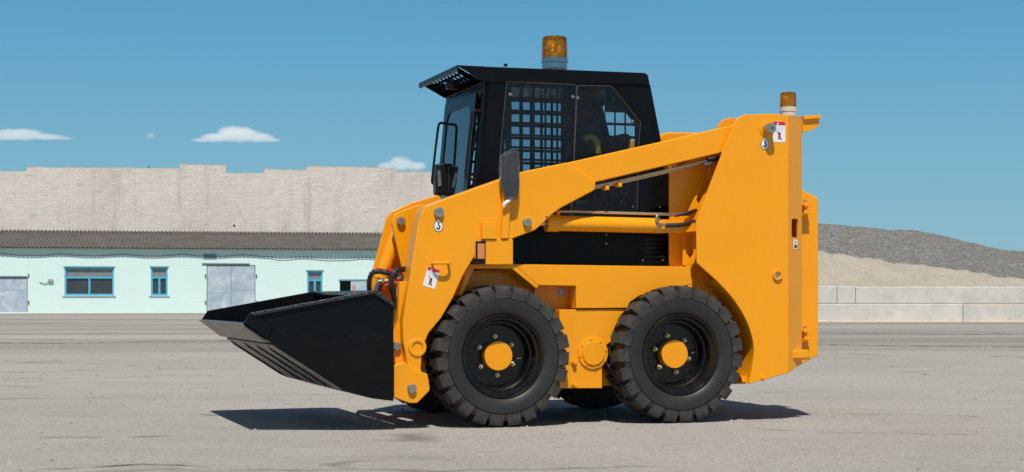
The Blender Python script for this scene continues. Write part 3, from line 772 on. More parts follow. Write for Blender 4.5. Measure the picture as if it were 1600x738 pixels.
m = MB(); m.prism(rounded(P([(701, 258), (711, 262), (711, 304), (701, 303)], .92), .012), .92, .98); m.build('lamp_bracket', PLASTIC, cab, bevel=.01)
m = MB(); m.prism(rounded(P([(684, 268), (688, 265), (690, 290), (685, 292)], .99), .004), .992, 1.0); m.build('lamp_lens', STEEL, hl)
# lower black side panel with louvres and bolts
for s_ in SIDES:
    m = MB(); m.prism(P([(800, 350), (1046, 345), (1044, 416), (802, 414)], K0 - .03), *s_(K0 - .03, K0 - .014)); sp = m.build('side_panel', BLACK, cab, bevel=.003)
    lv = MB()
    for k in range(5):
        a = P([(1008 - k * 1.2, 372 + 7 * k), (1038, 372 + 7 * k), (1038, 375.5 + 7 * k), (1007 - k * 1.2, 375.5 + 7 * k)], K0 - .03); lv.prism(a, *s_(K0 - .036, K0 - .03))
    lv.build('louvre', PLASTIC, sp, bevel=.001)
for px, py in ((947, 367), (947, 381), (1004, 407), (1036, 407), (989, 323), (1031, 324)):
    x, z = U(px, py, K0 - .03); t = MB(); t.lathe([(.001, -.008), (.005, -.007), (.008, 0)], 12, o=(x, K0 - .03, z)); t.build('panel_bolt', STEEL, cab)
# seat and restraint bar inside
x, z = U(900, 330, .84)
m = MB(); m.box(x - .25, x + .2, .62, 1.06, z - .06, z + .06); st = m.build('operator_seat', SEATM, cab, bevel=.04, seg=4)
m = MB(); m.hexa([(x + .12, .62, z + .05), (x + .24, .62, z + .05), (x + .24, 1.06, z + .05), (x + .12, 1.06, z + .05)], [(x + .24, .66, z + .5), (x + .33, .66, z + .5), (x + .33, 1.02, z + .5), (x + .24, 1.02, z + .5)]); m.build('seat_back', SEATM, st, bevel=.04, seg=4)
m = MB(); m.tube([V3(914, 217, .6), V3(922, 213, .6), V3(930, 217, .6), V3(934, 227, .6), V3(935, 240, .6)], .018, 10, 2); m.build('yellow_bar', mat('bright_yellow', (.9, .68, .02), .4), st)
for yy_ in (.5, 1.18):
    m = MB(); m.cyl((x - .35, yy_, z - .15), (x - .38, yy_, z + .16), .012, 10); m.cyl((x - .38, yy_, z + .15), (x - .385, yy_, z + .25), .024, 14); m.build('control_lever', PLASTIC, cab)

MIRR = mat('reflector_silver', (.9, .88, .82), .1, metal=1)
# ---- beacons ------------------------------------------------------
def beacon(px, pz0, pz1, pz2, ly, r, bm_, parent):
    x, z0 = U(px, pz0, ly); z1 = U(px, pz1, ly)[1]; z2 = U(px, pz2, ly)[1]
    b = MB(); b.lathe([(.001, z0), (r * .98, z0), (r * .98, z1 - .03), (r * 1.04, z1 - .028), (r * 1.04, z1), (.001, z1)], 32, axis='z', o=(x, ly, 0)); o = b.build('beacon', bm_, parent)
    d = MB(); d.lathe([(r * .97, z1 + .001), (r, z1 + .006), (r * .96, z2 - .012), (r * .9, z2 - .003), (r * .8, z2), (.001, z2)], 32, axis='z', o=(x, ly, 0)); d.build('beacon_dome', AMBER, o)
    h = z2 - z1
    i = MB(); i.cyl((x, ly, z1), (x, ly, z1 + h * .25), r * .35, 14)
    # parabolic reflector facing the viewer and a lamp
    i.lathe([(r * .05, .0), (r * .3, .012), (r * .55, .045)], 20, o=(x - r * .1, ly - .01, z1 + h * .55)); i.build('reflector', MIRR, o)
    k = MB(); k.cyl((x + r * .3, ly - .02, z1 + h * .2), (x + r * .3, ly - .02, z1 + h * .6), r * .14, 10); k.build('lamp_bulb', WHITE, o)
beacon(866.5, 108, 92, 58, .75, .083, CHROME, cab)
PALE = mat('pale_plastic', (.62, .58, .5), .5)
beacon(1231.5, 182, 168, 145, .3, .053, PALE, hs)
t = MB(); t.cyl(V3(790, 104, .8), V3(790, 100, .8), .012, 10); t.build('roof_bolt', PLASTIC, cab)

# ---- tilt cylinder group at the front ----------------------------
fb1 = MB()
fb1.prism(rounded(P([(569, 470), (603, 342), (611, 331), (640, 318), (685, 305), (700, 330), (668, 345), (650, 470)], .62), .025), .60, .625); fb1.build('tilt_bracket', YELLOW, arms[1], bevel=.005)
fb2 = MB(); fb2.prism(rounded(P([(612, 348), (617, 334), (632, 328), (655, 320), (690, 320), (690, 470), (640, 470), (628, 420)], .40), .03), .40, .425); fb2.build('tilt_bracket', YELLOW, arms[0], bevel=.005)
pin(626, 346, .398, .026, arm)
m = MB(); m.cyl(V3(626, 348, .51), V3(597, 430, .51), .043, 28); m.cyl(V3(599, 424, .51), V3(595, 436, .51), .05, 28); tc_ = m.build('tilt_cylinder', YELLOW, loader)
m = MB(); m.cyl(V3(596, 432, .51), V3(575, 500, .51), .022, 20); m.build('piston_rod', CHROME, tc_)
m = MB(); m.cyl(V3(626, 348, 1.17), V3(597, 430, 1.17), .043, 28); m.cyl(V3(599, 424, 1.17), V3(595, 436, 1.17), .05, 28); tc2 = m.build('tilt_cylinder', YELLOW, loader)
def ribbed(pts, r, name, parent):
    m = MB(); m.tube(pts, r * .85, 10, 3)
    P_ = [Vector(p) for p in pts]
    for _ in range(3):
        Q = [P_[0]]
        for i in range(len(P_) - 1): Q += [P_[i] * .75 + P_[i + 1] * .25, P_[i] * .25 + P_[i + 1] * .75]
        P_ = Q + [P_[-1]]
    L_ = 0; nxt = 0
    for a, b in zip(P_, P_[1:]):
        d = (b - a).length
        while nxt < L_ + d:
            p = a.lerp(b, (nxt - L_) / d); t_ = (b - a).normalized()
            m.cyl(p - t_ * .006, p + t_ * .006, r * 1.06, 12); nxt += .019
        L_ += d
    return m.build(name, HOSE, parent)
ribbed([V3(578, 462, .33), V3(576, 440, .31), V3(581, 425, .3), V3(592, 424, .3), V3(610, 428, .3), V3(626, 432, .32)], .015, 'hydraulic_hose', tc_)
ribbed([V3(617, 480, .18), V3(615, 460, .16), V3(611, 445, .15), V3(613, 430, .15), V3(620, 421, .16), V3(634, 421, .2)], .016, 'hydraulic_hose', tc_)
m = MB(); m.cyl(V3(589, 421, .34), V3(613, 426, .34), .011, 12); m.cyl(V3(604, 422, .34), V3(614, 425.5, .34), .018, 12); m.cyl(V3(613, 443, .26), V3(622, 444, .26), .018, 12); m.tube([V3(601, 455, .3), V3(600, 448, .3), V3(606, 445, .3), V3(614, 444, .28)], .008, 8, 2); m.build('red_coupling', REDPL, tc_)
m = MB(); m.cyl(V3(590, 440, .3), V3(606, 439, .3), .013, 12); m.cyl(V3(596, 440, .3), V3(600, 439.5, .3), .019, 6); m.tube([V3(590, 440, .3), V3(586, 446, .3), V3(586, 450, .3)], .006, 8, 1); m.build('brass_fitting', BRASS, tc_)
m = MB(); m.cyl(V3(620, 444, .26), V3(626, 445, .26), .012, 12); m.cyl(V3(622, 433, .22), V3(627, 433, .22), .018, 12); m.build('steel_fitting', CHROME, tc_)
# coupler plate across the front
m = MB(); m.prism(P([(618, 480), (632, 480), (632, 620), (620, 620)], .3), .22, WT - .22); m.build('coupler_plate', YELLOW, arm, bevel=.004)

# ---- bucket -------------------------------------------------------
B0, B1 = -.03, 1.71
side = P([(380, 506), (391, 489), (587, 453), (615, 473), (615, 627), (582, 623), (541, 611.5), (417, 531.5)], B0)
bk = MB()
bot = P([(380, 506.5), (417, 532), (541, 612), (582, 623.5)], B0)
def off(pts, d):
    return [(x + .55 * d, z + .83 * d) for x, z in pts]
# floor, heel and back as one bent plate
inner = P([(384, 504), (420, 527), (543, 606), (584, 616), (606, 620), (606, 476), (583, 461), (583, 455)], B0)
outer = P([(380, 506.5), (417, 531.5), (541, 611.5), (582, 623), (614, 627), (614, 472), (587, 453.5)], B0)
bk.prism(outer + inner[::-1], B0 + .012, B1 - .012)
bucket = bk.build('bucket', BUCKET, loader, bevel=.003)
for y0, y1 in ((B0, B0 + .012), (B1 - .012, B1)):
    m = MB(); m.prism(side, y0, y1); bs = m.build('side_plate', BUCKET, bucket, bevel=.003)
    oy = y0 - .014 if y0 < 0 else y1
    m = MB(); m.prism(P([(381, 505), (391, 489.5), (426, 508), (417, 530)], B0), oy, oy + .014); m.build('side_cutter', BUCKET, bs, bevel=.004)
    m = MB(); m.prism(P([(391, 489), (587, 453), (588, 458.5), (396, 494)], B0), oy - .004 if y0 < 0 else oy, (oy + .014) if y0 < 0 else oy + .018); m.build('top_rail', RAIL, bs, bevel=.004)
    m = MB(); m.prism(P([(587, 453), (615, 473), (615, 480), (585, 460)], B0), oy - .002, oy + .014); m.build('top_rail', RAIL, bs, bevel=.004)
# cutting edge and skids under the floor
m = MB(); m.prism([(x, z) for x, z in P([(376, 504.5), (417, 532.2), (415, 536), (376, 507)], B0)], B0 + .003, B1 - .003); m.build('cutting_edge', WORN, bucket, bevel=.003)
ux = Vector(bot[2]) - Vector(bot[1]); ux.normalize(); nx_ = Vector((ux.y, -ux.x)); 
if nx_.y > 0: nx_ = -nx_
a, b = Vector(bot[1]) + ux * .04, Vector(bot[2]) - ux * .03
m = MB(); m.prism([tuple(a + nx_ * .001), tuple(b + nx_ * .001), tuple(b + nx_ * .009), tuple(a + nx_ * .009)], B0 + .014, B1 - .014); m.build('wear_plate', WORN, bucket, bevel=.002)
for y0, y1 in ((.20, .24), (.62, .66), (1.06, 1.10), (1.58, 1.66)):
    a, b = Vector(bot[1]) + ux * .05, Vector(bot[2]) - ux * .035
    m = MB(); m.prism([tuple(a + nx_ * .010), tuple(b + nx_ * .010), tuple(b - ux * .05 + nx_ * .019), tuple(a + ux * .04 + nx_ * .019)], y0, y1); m.build('skid_rib', BUCKET, bucket, bevel=.003)
m = MB(); p = P([(581, 470), (606, 466), (606, 480), (590, 478)], B0); m.prism(p, B0 + .2, B1 - .2); m.build('back_rail', BUCKET, bucket, bevel=.006)

# ================================================================== BACKGROUND, LEFT: workshop and brick building
BA = R(11); BX, BY = -16.3, 90.0
UB = frame(BX, BY, BA)
PB = lambda pts, ly=0: [UB(x, y, ly) for x, y in pts]
def wall_mat():
    m = bpy.data.materials.new('mint_limewash'); m.use_nodes = True
    n, l = m.node_tree.nodes, m.node_tree.links; b = n['Principled BSDF']; b.inputs['Roughness'].default_value = .85
    tc = n.new('ShaderNodeTexCoord'); mp = n.new('ShaderNodeMapping'); mp.inputs['Rotation'].default_value = (R(90), 0, 0); l.new(tc.outputs['Object'], mp.inputs[0])
    br = n.new('ShaderNodeTexBrick'); br.inputs['Scale'].default_value = 1; br.inputs['Brick Width'].default_value = .52; br.inputs['Row Height'].default_value = .16; br.inputs['Mortar Size'].default_value = .012
    br.inputs[1].default_value = (.645, .825, .785, 1); br.inputs[2].default_value = (.655, .835, .795, 1); br.inputs[3].default_value = (.625, .795, .76, 1)
    l.new(mp.outputs[0], br.inputs[0])
    nz = n.new('ShaderNodeTexNoise'); nz.inputs['Scale'].default_value = .5; nz.inputs['Detail'].default_value = 9; nz.inputs['Roughness'].default_value = .65; l.new(tc.outputs['Object'], nz.inputs[0])
    mr = n.new('ShaderNodeMapRange'); mr.inputs[1].default_value = .5; mr.inputs[2].default_value = .8; mr.inputs[4].default_value = .45; l.new(nz.outputs[0], mr.inputs[0])
    mx = n.new('ShaderNodeMix'); mx.data_type = 'RGBA'; l.new(mr.outputs[0], mx.inputs[0]); l.new(br.outputs[0], mx.inputs[6]); mx.inputs[7].default_value = (.62, .74, .70, 1)
    l.new(mx.outputs[2], b.inputs['Base Color'])
    return m
def brick_mat():
    m = bpy.data.materials.new('silicate_brick'); m.use_nodes = True
    n, l = m.node_tree.nodes, m.node_tree.links; b = n['Principled BSDF']; b.inputs['Roughness'].default_value = .9
    tc = n.new('ShaderNodeTexCoord'); mp = n.new('ShaderNodeMapping'); mp.inputs['Rotation'].default_value = (R(90), 0, 0); l.new(tc.outputs['Object'], mp.inputs[0])
    br = n.new('ShaderNodeTexBrick'); br.inputs['Scale'].default_value = 1; br.inputs['Brick Width'].default_value = .34; br.inputs['Row Height'].default_value = .115; br.inputs['Mortar Size'].default_value = .012
    br.inputs[1].default_value = (.655, .595, .53, 1); br.inputs[2].default_value = (.75, .69, .625, 1); br.inputs[3].default_value = (.50, .45, .40, 1); br.inputs['Bias'].default_value = .1
    l.new(mp.outputs[0], br.inputs[0])
    def nz(s, st, a, b_, hi):
        z = n.new('ShaderNodeTexNoise'); z.inputs['Scale'].default_value = s; z.inputs['Detail'].default_value = 8; z.inputs['Roughness'].default_value = .65
        q = n.new('ShaderNodeMapping'); q.inputs['Scale'].default_value = st; l.new(tc.outputs['Object'], q.inputs[0]); l.new(q.outputs[0], z.inputs[0])
        r = n.new('ShaderNodeMapRange'); r.inputs[1].default_value = a; r.inputs[2].default_value = b_; r.inputs[4].default_value = hi; l.new(z.outputs[0], r.inputs[0]); return r.outputs[0]
    col = br.outputs[0]
    for f, c in ((nz(.3, (1, 1, 1), .42, .66, .55), (.50, .44, .375)), (nz(1.2, (1, 1, .12), .54, .70, .55), (.36, .31, .265)), (nz(3, (.6, 1, 2), .55, .68, .6), (.80, .76, .71)), (nz(2.2, (.8, 1, 2.2), .58, .66, .5), (.43, .385, .335))):
        x = n.new('ShaderNodeMix'); x.data_type = 'RGBA'; l.new(f, x.inputs[0]); l.new(col, x.inputs[6]); x.inputs[7].default_value = (*c, 1); col = x.outputs[2]
    l.new(col, b.inputs['Base Color'])
    return m
shop = tag(empty('workshop', (BX, BY, 0), BA), 'long low mint green workshop with grey corrugated roof and blue framed windows', 'building')
openings = {'gateL': (-60, 434, 43, 488), 'winA': (101, 418, 178, 462), 'winB': (236, 418, 262, 462), 'gate': (323, 414, 399, 489.5), 'winC': (480, 424, 504, 463), 'hatch': (531, 439, 565, 463)}
def orect(k):
    a, b_, c, d = openings[k]; p = UB(a, b_, 0); q = UB(c, d, 0); return p[0], q[0], q[1], p[1]     # x0 x1 z0 z1
xl, xr_ = UB(-900, 400, 0)[0], UB(850, 400, 0)[0]
ztop = UB(320, 394, 0)[1]
hl_ = []
for k in openings:
    x0, x1, z0, z1 = orect(k); z0 = max(z0, .04); hl_.append([(x0, z0), (x1, z0), (x1, z1), (x0, z1)])
m = MB(); m.prism([(xl, -.1), (xr_, -.1), (xr_, ztop + .16), (xl, ztop + .16)], 0, .4, hl_); m.build('wall', wall_mat(), shop)
m = MB(); m.box(xl, xr_, .42, .5, -.1, ztop - .1); m.build('inner_wall', HOLE, shop)
# small flat dark teal patch in front of the wall, under the eaves
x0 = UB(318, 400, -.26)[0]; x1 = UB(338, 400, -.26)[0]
m = MB(); m.box(x0, x1, -.03, -.003, ztop - .36, ztop - .1); m.build('teal_patch', TEAL, shop)
# corrugated roof
def roof():
    m = MB(); wl = .21; xs = []; x = xl - .3
    step = wl / 6
    n = int((xr_ - xl + .6) / step)
    ze, zr = ztop + .2, UB(320, 362, 5.5)[1]
    rows = [-.27, 1.2, 1.25, 3.2, 3.25, 5.6]
    prev = None; rings = []
    for j, y in enumerate(rows):
        t = (y + .27) / 5.87; z = ze + (zr - ze) * t + (.015 if j in (2, 4) else 0)
        rings.append([m.b.verts.new((x + i * step, y, z + .045 * math.sin(2 * math.pi * i / 6))) for i in range(n)])
    for a, b in zip(rings, rings[1:]):
        for i in range(n - 1): m.b.faces.new([a[i], a[i + 1], b[i + 1], b[i]])
    return m
ROOF = mat('asbestos_sheet', (.088, .08, .073), .95, var=.4, vscale=.9, dust=.75, dustcol=(.19, .178, .16))
ro = roof().build('roof', ROOF, shop, ang=80); so_ = ro.modifiers.new('solid', 'SOLIDIFY'); so_.thickness = .03
# dangling cable along the wall
pts = []
for i in range(60):
    px = -60 + i * 11.5; x = UB(px, 405, -.05)[0]
    sag = .12 * abs(math.sin(px / 95.0 * math.pi)); pts.append((x, -.06, ztop - .12 - sag - .1 * (px > 430)))
m = MB(); m.tube(pts, .016, 6, 1); m.build('cable', INK, shop)
# windows
def window(k, split, name='window'):
    x0, x1, z0, z1 = orect(k)
    fr = .09; y0, y1 = .06, .14
    m = MB(); m.prism([(x0, z0), (x1, z0), (x1, z1), (x0, z1)], y0, y1, [[(x0 + fr, z0 + fr), (x1 - fr, z0 + fr), (x1 - fr, z1 - fr), (x0 + fr, z1 - fr)]])
    zm = z0 + (z1 - z0) * .64
    m.box(x0 + fr, x1 - fr, y0 - .012, y1 - .005, zm - .05, zm + .05)
    if split: xm = (x0 + x1) / 2; m.box(xm - .055, xm + .055, y0 - .008, y1 - .008, z0 + fr, zm - .05)
    w_ = m.build(name, BLUEF, shop)
    m = MB(); m.box(x0 + fr * .5, x1 - fr * .5, .12, .13, z0 + fr * .5, zm); m.build('pane', PANE, w_)
    m = MB(); m.box(x0 + fr * .5, x1 - fr * .5, .12, .13, zm + .003, z1 - fr * .5); m.build('top_pane', PANEB, w_)
    m = MB(); m.box(x0 - .1, x1 + .1, -.05, .06, z0 - .05, z0 - .003); m.build('sill', mat('sill', (.42, .5, .48), .8), w_)
    m = MB(); m.box(x0 - .06, x1 + .06, -.03, .05, z1 + .003, z1 + .06); m.build('lintel', TEAL, w_)
window('winA', True); window('winB', True); window('winC', True)
# metal gates
SHEET = bpy.data.materials.new('galvanised_sheet'); SHEET.use_nodes = True
n_, l_ = SHEET.node_tree.nodes, SHEET.node_tree.links; b_ = n_['Principled BSDF']
tc2_ = n_.new('ShaderNodeTexCoord'); z1_ = n_.new('ShaderNodeTexNoise'); z1_.inputs['Scale'].default_value = 1.6; z1_.inputs['Detail'].default_value = 8; z1_.inputs['Distortion'].default_value = 1.2
l_.new(tc2_.outputs['Object'], z1_.inputs[0]); r1_ = n_.new('ShaderNodeValToRGB'); l_.new(z1_.outputs[0], r1_.inputs[0])
r1_.color_ramp.elements[0].position = .3; r1_.color_ramp.elements[0].color = (.34, .42, .49, 1); r1_.color_ramp.elements[1].position = .72; r1_.color_ramp.elements[1].color = (.58, .66, .71, 1)
e_ = r1_.color_ramp.elements.new(.5); e_.color = (.42, .50, .57, 1)
l_.new(r1_.outputs[0], b_.inputs['Base Color']); b_.inputs['Metallic'].default_value = .05; b_.inputs['Roughness'].default_value = .45
bp_ = n_.new('ShaderNodeBump'); bp_.inputs['Strength'].default_value = .5; bp_.inputs['Distance'].default_value = .05; l_.new(z1_.outputs[0], bp_.inputs['Height']); l_.new(bp_.outputs[0], b_.inputs['Normal'])
for k in ('gateL', 'gate'):
    x0, x1, z0, z1 = orect(k); z0 = .05; xm = (x0 + x1) / 2 + (.0 if k == 'gate' else 0)
    m = MB(); m.box(x0 + .03, xm - .006, .012, .06, z0, z1 - .03); m.box(xm + .006, x1 - .03, .012, .06, z0, z1 - .03); gt = m.build('gate', SHEET, shop, bevel=.01)
    m = MB(); m.box(x0 + .03, xm - .03, .004, .012, z0 + 1.05, z0 + 1.09); m.box(xm + .03, x1 - .03, .004, .012, z0 + 1.2, z0 + 1.24); m.build('sheet_seam', SHEET, gt)
    m = MB(); m.box(x0 - .25, x1 - .3 * (k == 'gate'), -.04, .045, z1 + .005, z1 + .08); m.build('lintel', mat('gate_lintel', (.10, .12, .12), .8), gt)
    m = MB()
    for z in (.5, 1.9): m.cyl((x0 - .06, -.02, z), (x0 - .06, -.02, z + .18), .03, 8); m.cyl((x1 + .06, -.02, z), (x1 + .06, -.02, z + .18), .03, 8)
    m.build('hinge', INK, gt)
x0, x1, z0, z1 = orect('hatch')
m = MB(); m.box((x0 + x1) / 2, x1 + .5, -.04, 0.0, z0, z1); sh = m.build('hatch_shutter', SHEET, shop, bevel=.005)
m = MB(); xc, zc = UB(553, 450, 0); q = .13
for s in (1, -1): m.prism([(xc - q, zc - s * q), (xc - q + .07, zc - s * q), (xc + q, zc + s * q), (xc + q - .07, zc + s * q)], -.046 - .003 * (s > 0), -.04)
m.build('red_cross', mat('faded_red', (.6, .16, .14), .7), sh)
m = MB(); m.box(x0 - .05, x1 + .6, -.06, .04, z1 + .003, z1 + .08); m.build('lintel', TEAL, shop)
m = MB(); xq, zq = UB(77, 439, 0); m.box(xq - .05, xq + .2, -.12, -.0, zq - .02, zq + .1); m.tube([(xq - .5, -.04, zq - .05), (xq - .2, -.05, zq - .14), (xq, -.05, zq - .02)], .02, 6, 2); m.build('wall_socket', mat('grey_box', (.4, .4, .38), .7), shop)
m = MB(); m.prism([(xl, -3.0), (xr_, -3.0), (xr_, -.01), (xl, -.01)], .001, .03, axis='z'); ap = m.build('pavement', APRON); ap.location = shop.location; ap.rotation_euler = shop.rotation_euler; tag(ap, kind='structure')

bw = tag(empty('brick_building', (BX, BY, 0), BA), 'tall pale silicate brick wall with stepped parapet rising behind the mint workshop', 'building')
ly = 5.6
top = [(-900, 268), (0, 269), (42, 268.5), (42, 262.5), (200, 263), (281, 264), (281, 258), (353, 259), (353, 271), (413, 271.5), (413, 265.5), (479, 267), (479, 261), (550, 262), (620, 263), (620, 269), (850, 274)]
tp = PB(top, ly)
m = MB(); m.prism([(tp[0][0], 0)] + [(x_, z_) for x_, z_ in tp] + [(tp[-1][0], 0)], ly, ly + 12); m.build('wall', brick_mat(), bw)
COPE = mat('coping_mortar', (.50, .43, .34), .95, var=.4, vscale=1.2, dust=.5, dustcol=(.33, .28, .22))
for (a, b) in zip(tp, tp[1:]):
    if abs(a[0] - b[0]) > .3:
        n = max(3, int((b[0] - a[0]) / .35)); pts = []
        for k in range(n + 1):
            t = k / n; pts.append((a[0] + (b[0] - a[0]) * t, a[1] + (b[1] - a[1]) * t + random.choice((.015, .03, .05, .07)) + random.uniform(0, .02)))
        m = MB(); m.prism([(a[0], a[1] + .003), (b[0], b[1] + .003)] + pts[::-1], ly + .02, ly + .4); m.build('coping', COPE, bw)
m = MB(); x_, z_ = UB(366, 353, ly); m.box(x_ - .05, x_ + .05, ly - .03, ly - .001, z_ - .02, z_ + .07); m.build('vent_hole', HOLE, bw)
m = MB(); x_, z_ = UB(232, 262, ly); m.cyl((x_, ly + .5, z_ - .2), (x_, ly + .5, z_ + .12), .03, 8); m.build('roof_pipe', INK, bw)

# ================================================================== BACKGROUND, RIGHT: block wall and heaps
CONC = mat('precast_concrete', (.60, .575, .525), .9, var=.22, vscale=.9, dust=.75, dustcol=(.40, .375, .33), bump=.2, bscale=12)
CA = R(-2); CX, CY = 11.0, 56.4
UC = frame(CX, CY, CA)
lab = []
def block(xa_, xb_, z0, z1, label, grp='concrete blocks of the yard wall'):
    o = MB(); o.box(xa_ + .004, xb_ - .004, 0, .58, z0, z1)
    ob = o.build('concrete_block', CONC, None, bevel=.025, seg=2); ob.location = (CX, CY, 0); ob.rotation_euler = (0, 0, CA)
    return tag(ob, label, 'concrete block', grp)
zA, zB = .0, .60
bx0 = [UC(p, 490, 0)[0] for p in (1120, 1505, 2100)]
block(bx0[0], bx0[1], zA, zB, 'long pale concrete block on the ground right behind the loader, in the bottom row')
block(bx0[1], bx0[2], zA, zB - .02, 'grey stained concrete block at the right edge of the photo, in the bottom row')
tx = [UC(p, 460, 0)[0] for p in (1180, 1308, 1337, 2100)]
block(tx[0], tx[1], zB + .015, zB + .60, 'white concrete block in the top row touching the rear of the loader')
block(tx[1], tx[2], zB + .015, zB + .59, 'short concrete block in the top row, shortest of the wall')
block(tx[2], tx[3], zB + .015, zB + .575, 'very long pale concrete block in the top row, lying across two lower blocks')

def drift():
    m = MB(); rnd = random.Random(3); prev = None; x = -2.0
    while x < 16:
        d = rnd.uniform(.08, .5); h = rnd.uniform(.01, .07)
        r_ = [m.b.verts.new(p) for p in ((x, .02, h), (x, -d * .4, h * .5), (x, -d, .004))]
        if prev:
            for k in (0, 1): m.b.faces.new([prev[k], r_[k], r_[k + 1], prev[k + 1]])
        prev = r_; x += rnd.uniform(.1, .3)
    o = m.build('sand_drift', mat('drift_sand', (.50, .42, .31), .95, var=.2, vscale=4), None, ang=180); o.location = (CX, CY, 0); o.rotation_euler = (0, 0, CA); tag(o, kind='stuff')
drift()
import mathutils.noise as mn
def heap(name, ridge, y0, depth, mt, label, amp, nfreq, seed, cat):
    """loose heap: ridge line heights over x, falling away at the slope of poured gravel"""
    m = MB(); nx, ny = 240, 60
    X0, X1 = ridge[0][0], ridge[-1][0]; vs = []
    def rh(x):
        for (a, h1), (b, h2) in zip(ridge, ridge[1:]):
            if a <= x <= b:
                t = (x - a) / (b - a); t = t * t * (3 - 2 * t) if True else t
                return h1 + (h2 - h1) * t
        return 0
    for i in range(nx + 1):
        x = X0 + (X1 - X0) * i / nx; h = rh(x); row = []
        for j in range(ny + 1):
            v = j / ny; y = y0 + depth * v
            k = 1 - abs(v - .55) / .55 if v < .55 else 1 - (v - .55) / .45
            k = max(0, k); z = h * (1 - (1 - k) ** 1.15)
            p = Vector((x * nfreq, y * nfreq, seed))
            z += amp * (mn.noise(p) * .6 + mn.noise(p * 2.7) * .4 + mn.noise(p * 9) * .22) * min(1, k * 3)
            row.append(m.b.verts.new((x, y, z - .02)))
        vs.append(row)
    for a, b in zip(vs, vs[1:]):
        for j in range(ny): m.b.faces.new([a[j], b[j], b[j + 1], a[j + 1]])
    o = m.build(name, mt, None, ang=180)
    return tag(o, label, cat)
def heap_mat(name, c1, c2, c3, scale):
    m = bpy.data.materials.new(name); m.use_nodes = True
    n, l = m.node_tree.nodes, m.node_tree.links; b = n['Principled BSDF']; b.inputs['Roughness'].default_value = .95; b.inputs['Specular IOR Level'].default_value = .2
    tc = n.new('ShaderNodeTexCoord'); vo = n.new('ShaderNodeTexVoronoi'); vo.inputs['Scale'].default_value = scale; l.new(tc.outputs['Object'], vo.inputs[0])
    sp = n.new('ShaderNodeSeparateColor'); l.new(vo.outputs['Color'], sp.inputs[0])
    rp = n.new('ShaderNodeValToRGB'); l.new(sp.outputs[0], rp.inputs[0]); e = rp.color_ramp.elements
    e[0].color = (*c1, 1); e[1].color = (*c3, 1); k = e.new(.6); k.color = (*c2, 1)
    nz = n.new('ShaderNodeTexNoise'); nz.inputs['Scale'].default_value = .7; nz.inputs['Detail'].default_value = 8; l.new(tc.outputs['Object'], nz.inputs[0])
    mr = n.new('ShaderNodeMapRange'); mr.inputs[1].default_value = .4; mr.inputs[2].default_value = .7; mr.inputs[4].default_value = .35; l.new(nz.outputs[0], mr.inputs[0])
    x = n.new('ShaderNodeMix'); x.data_type = 'RGBA'; l.new(mr.outputs[0], x.inputs[0]); l.new(rp.outputs[0], x.inputs[6]); x.inputs[7].default_value = (*[c * .75 for c in c2], 1); l.new(x.outputs[2], b.inputs['Base Color'])
    bp = n.new('ShaderNodeBump'); bp.inputs['Strength'].default_value = .8; bp.inputs['Distance'].default_value = .06; l.new(vo.outputs['Distance'], bp.inputs['Height']); l.new(bp.outputs[0], b.inputs['Normal'])
    return m
def ridge_at(pts, D): return [((px - 800) / F * D, HC + (HZ - py) / F * D) for px, py in pts]
heap('gravel_pile', ridge_at([(800, 494.5), (1000, 410), (1150, 352), (1240, 340), (1285, 348), (1345, 354), (1400, 358), (1600, 391), (1750, 420), (2000, 494.5)], 76), 64, 22, heap_mat('crushed_stone', (.115, .112, .106), (.19, .185, .175), (.31, .30, .28), 15),
     'big dark grey crushed stone heap behind the sand and the block wall', .10, .9, 3.1, 'gravel pile')
heap('sand_pile', ridge_at([(900, 500), (1150, 405), (1262, 390), (1300, 399), (1345, 403), (1450, 416), (1600, 436), (1700, 446), (1950, 500)], 63), 57.6, 9.5, heap_mat('pale_sand', (.42, .375, .31), (.485, .435, .362), (.535, .485, .41), 26),
     'low pale beige sand heap between block wall and crushed stone heap', .2, 1.3, 8.7, 'sand pile')

# ================================================================== small things on the ground
def grit():
    m = MB(); rnd = random.Random(5)
    for i in range(7000):
        y = 6.2 + 26 * rnd.random() ** 1.7; x = (rnd.random() - .5) * 2 * (y * .33 + .6)
        r = (.003 + .011 * rnd.random() ** 5) * (1 + y / 30)
        vs = []
        for k in range(5):
            a = k * 1.2566 + rnd.random() * .6; vs.append(m.b.verts.new((x + r * math.cos(a) * rnd.uniform(.8, 1.4), y + r * math.sin(a), -.001)))
        t = m.b.verts.new((x, y, r * rnd.uniform(.5, .9)))
        for k in range(5): m.b.faces.new([vs[k], vs[(k + 1) % 5], t])
    return m
tag(grit().build('grit', mat('grit_stone', (.30, .28, .25), .9, var=.8, vscale=2.5, dust=.8, dustcol=(.08, .075, .07))), kind='stuff')
def gp(px, py):
    y = F * HC / (py - HZ); return Vector(((px - 800) / F * y, y))
CRK = mat('crack_tar', (.05, .047, .044), .9, var=.4, vscale=6, dust=.25, dustcol=(.16, .15, .14))
def crack(pts, wd, seed):
    rnd = random.Random(seed); P_ = [gp(*p) for p in pts]; Q = []
    for a, b in zip(P_, P_[1:]):
        n = max(2, int((b - a).length / .07))
        for k in range(n): Q.append(a.lerp(b, k / n))
    Q.append(P_[-1]); off_ = 0; m = MB(); prev = None
    for i, p in enumerate(Q):
        off_ = off_ * .85 + rnd.uniform(-.035, .035)
        h = wd * rnd.uniform(.25, 1.3) * (p.y / 12) * (.15 if i in (0, len(Q) - 1) or rnd.random() < .12 else 1)
        a = m.b.verts.new((p.x + rnd.uniform(-.01, .01), p.y + off_ - h, .004)); b = m.b.verts.new((p.x + rnd.uniform(-.01, .01), p.y + off_ + h, .004))
        if prev: m.b.faces.new([prev[0], a, b, prev[1]])
        prev = (a, b)
    tag(m.build('ground_crack', CRK), kind='structure')
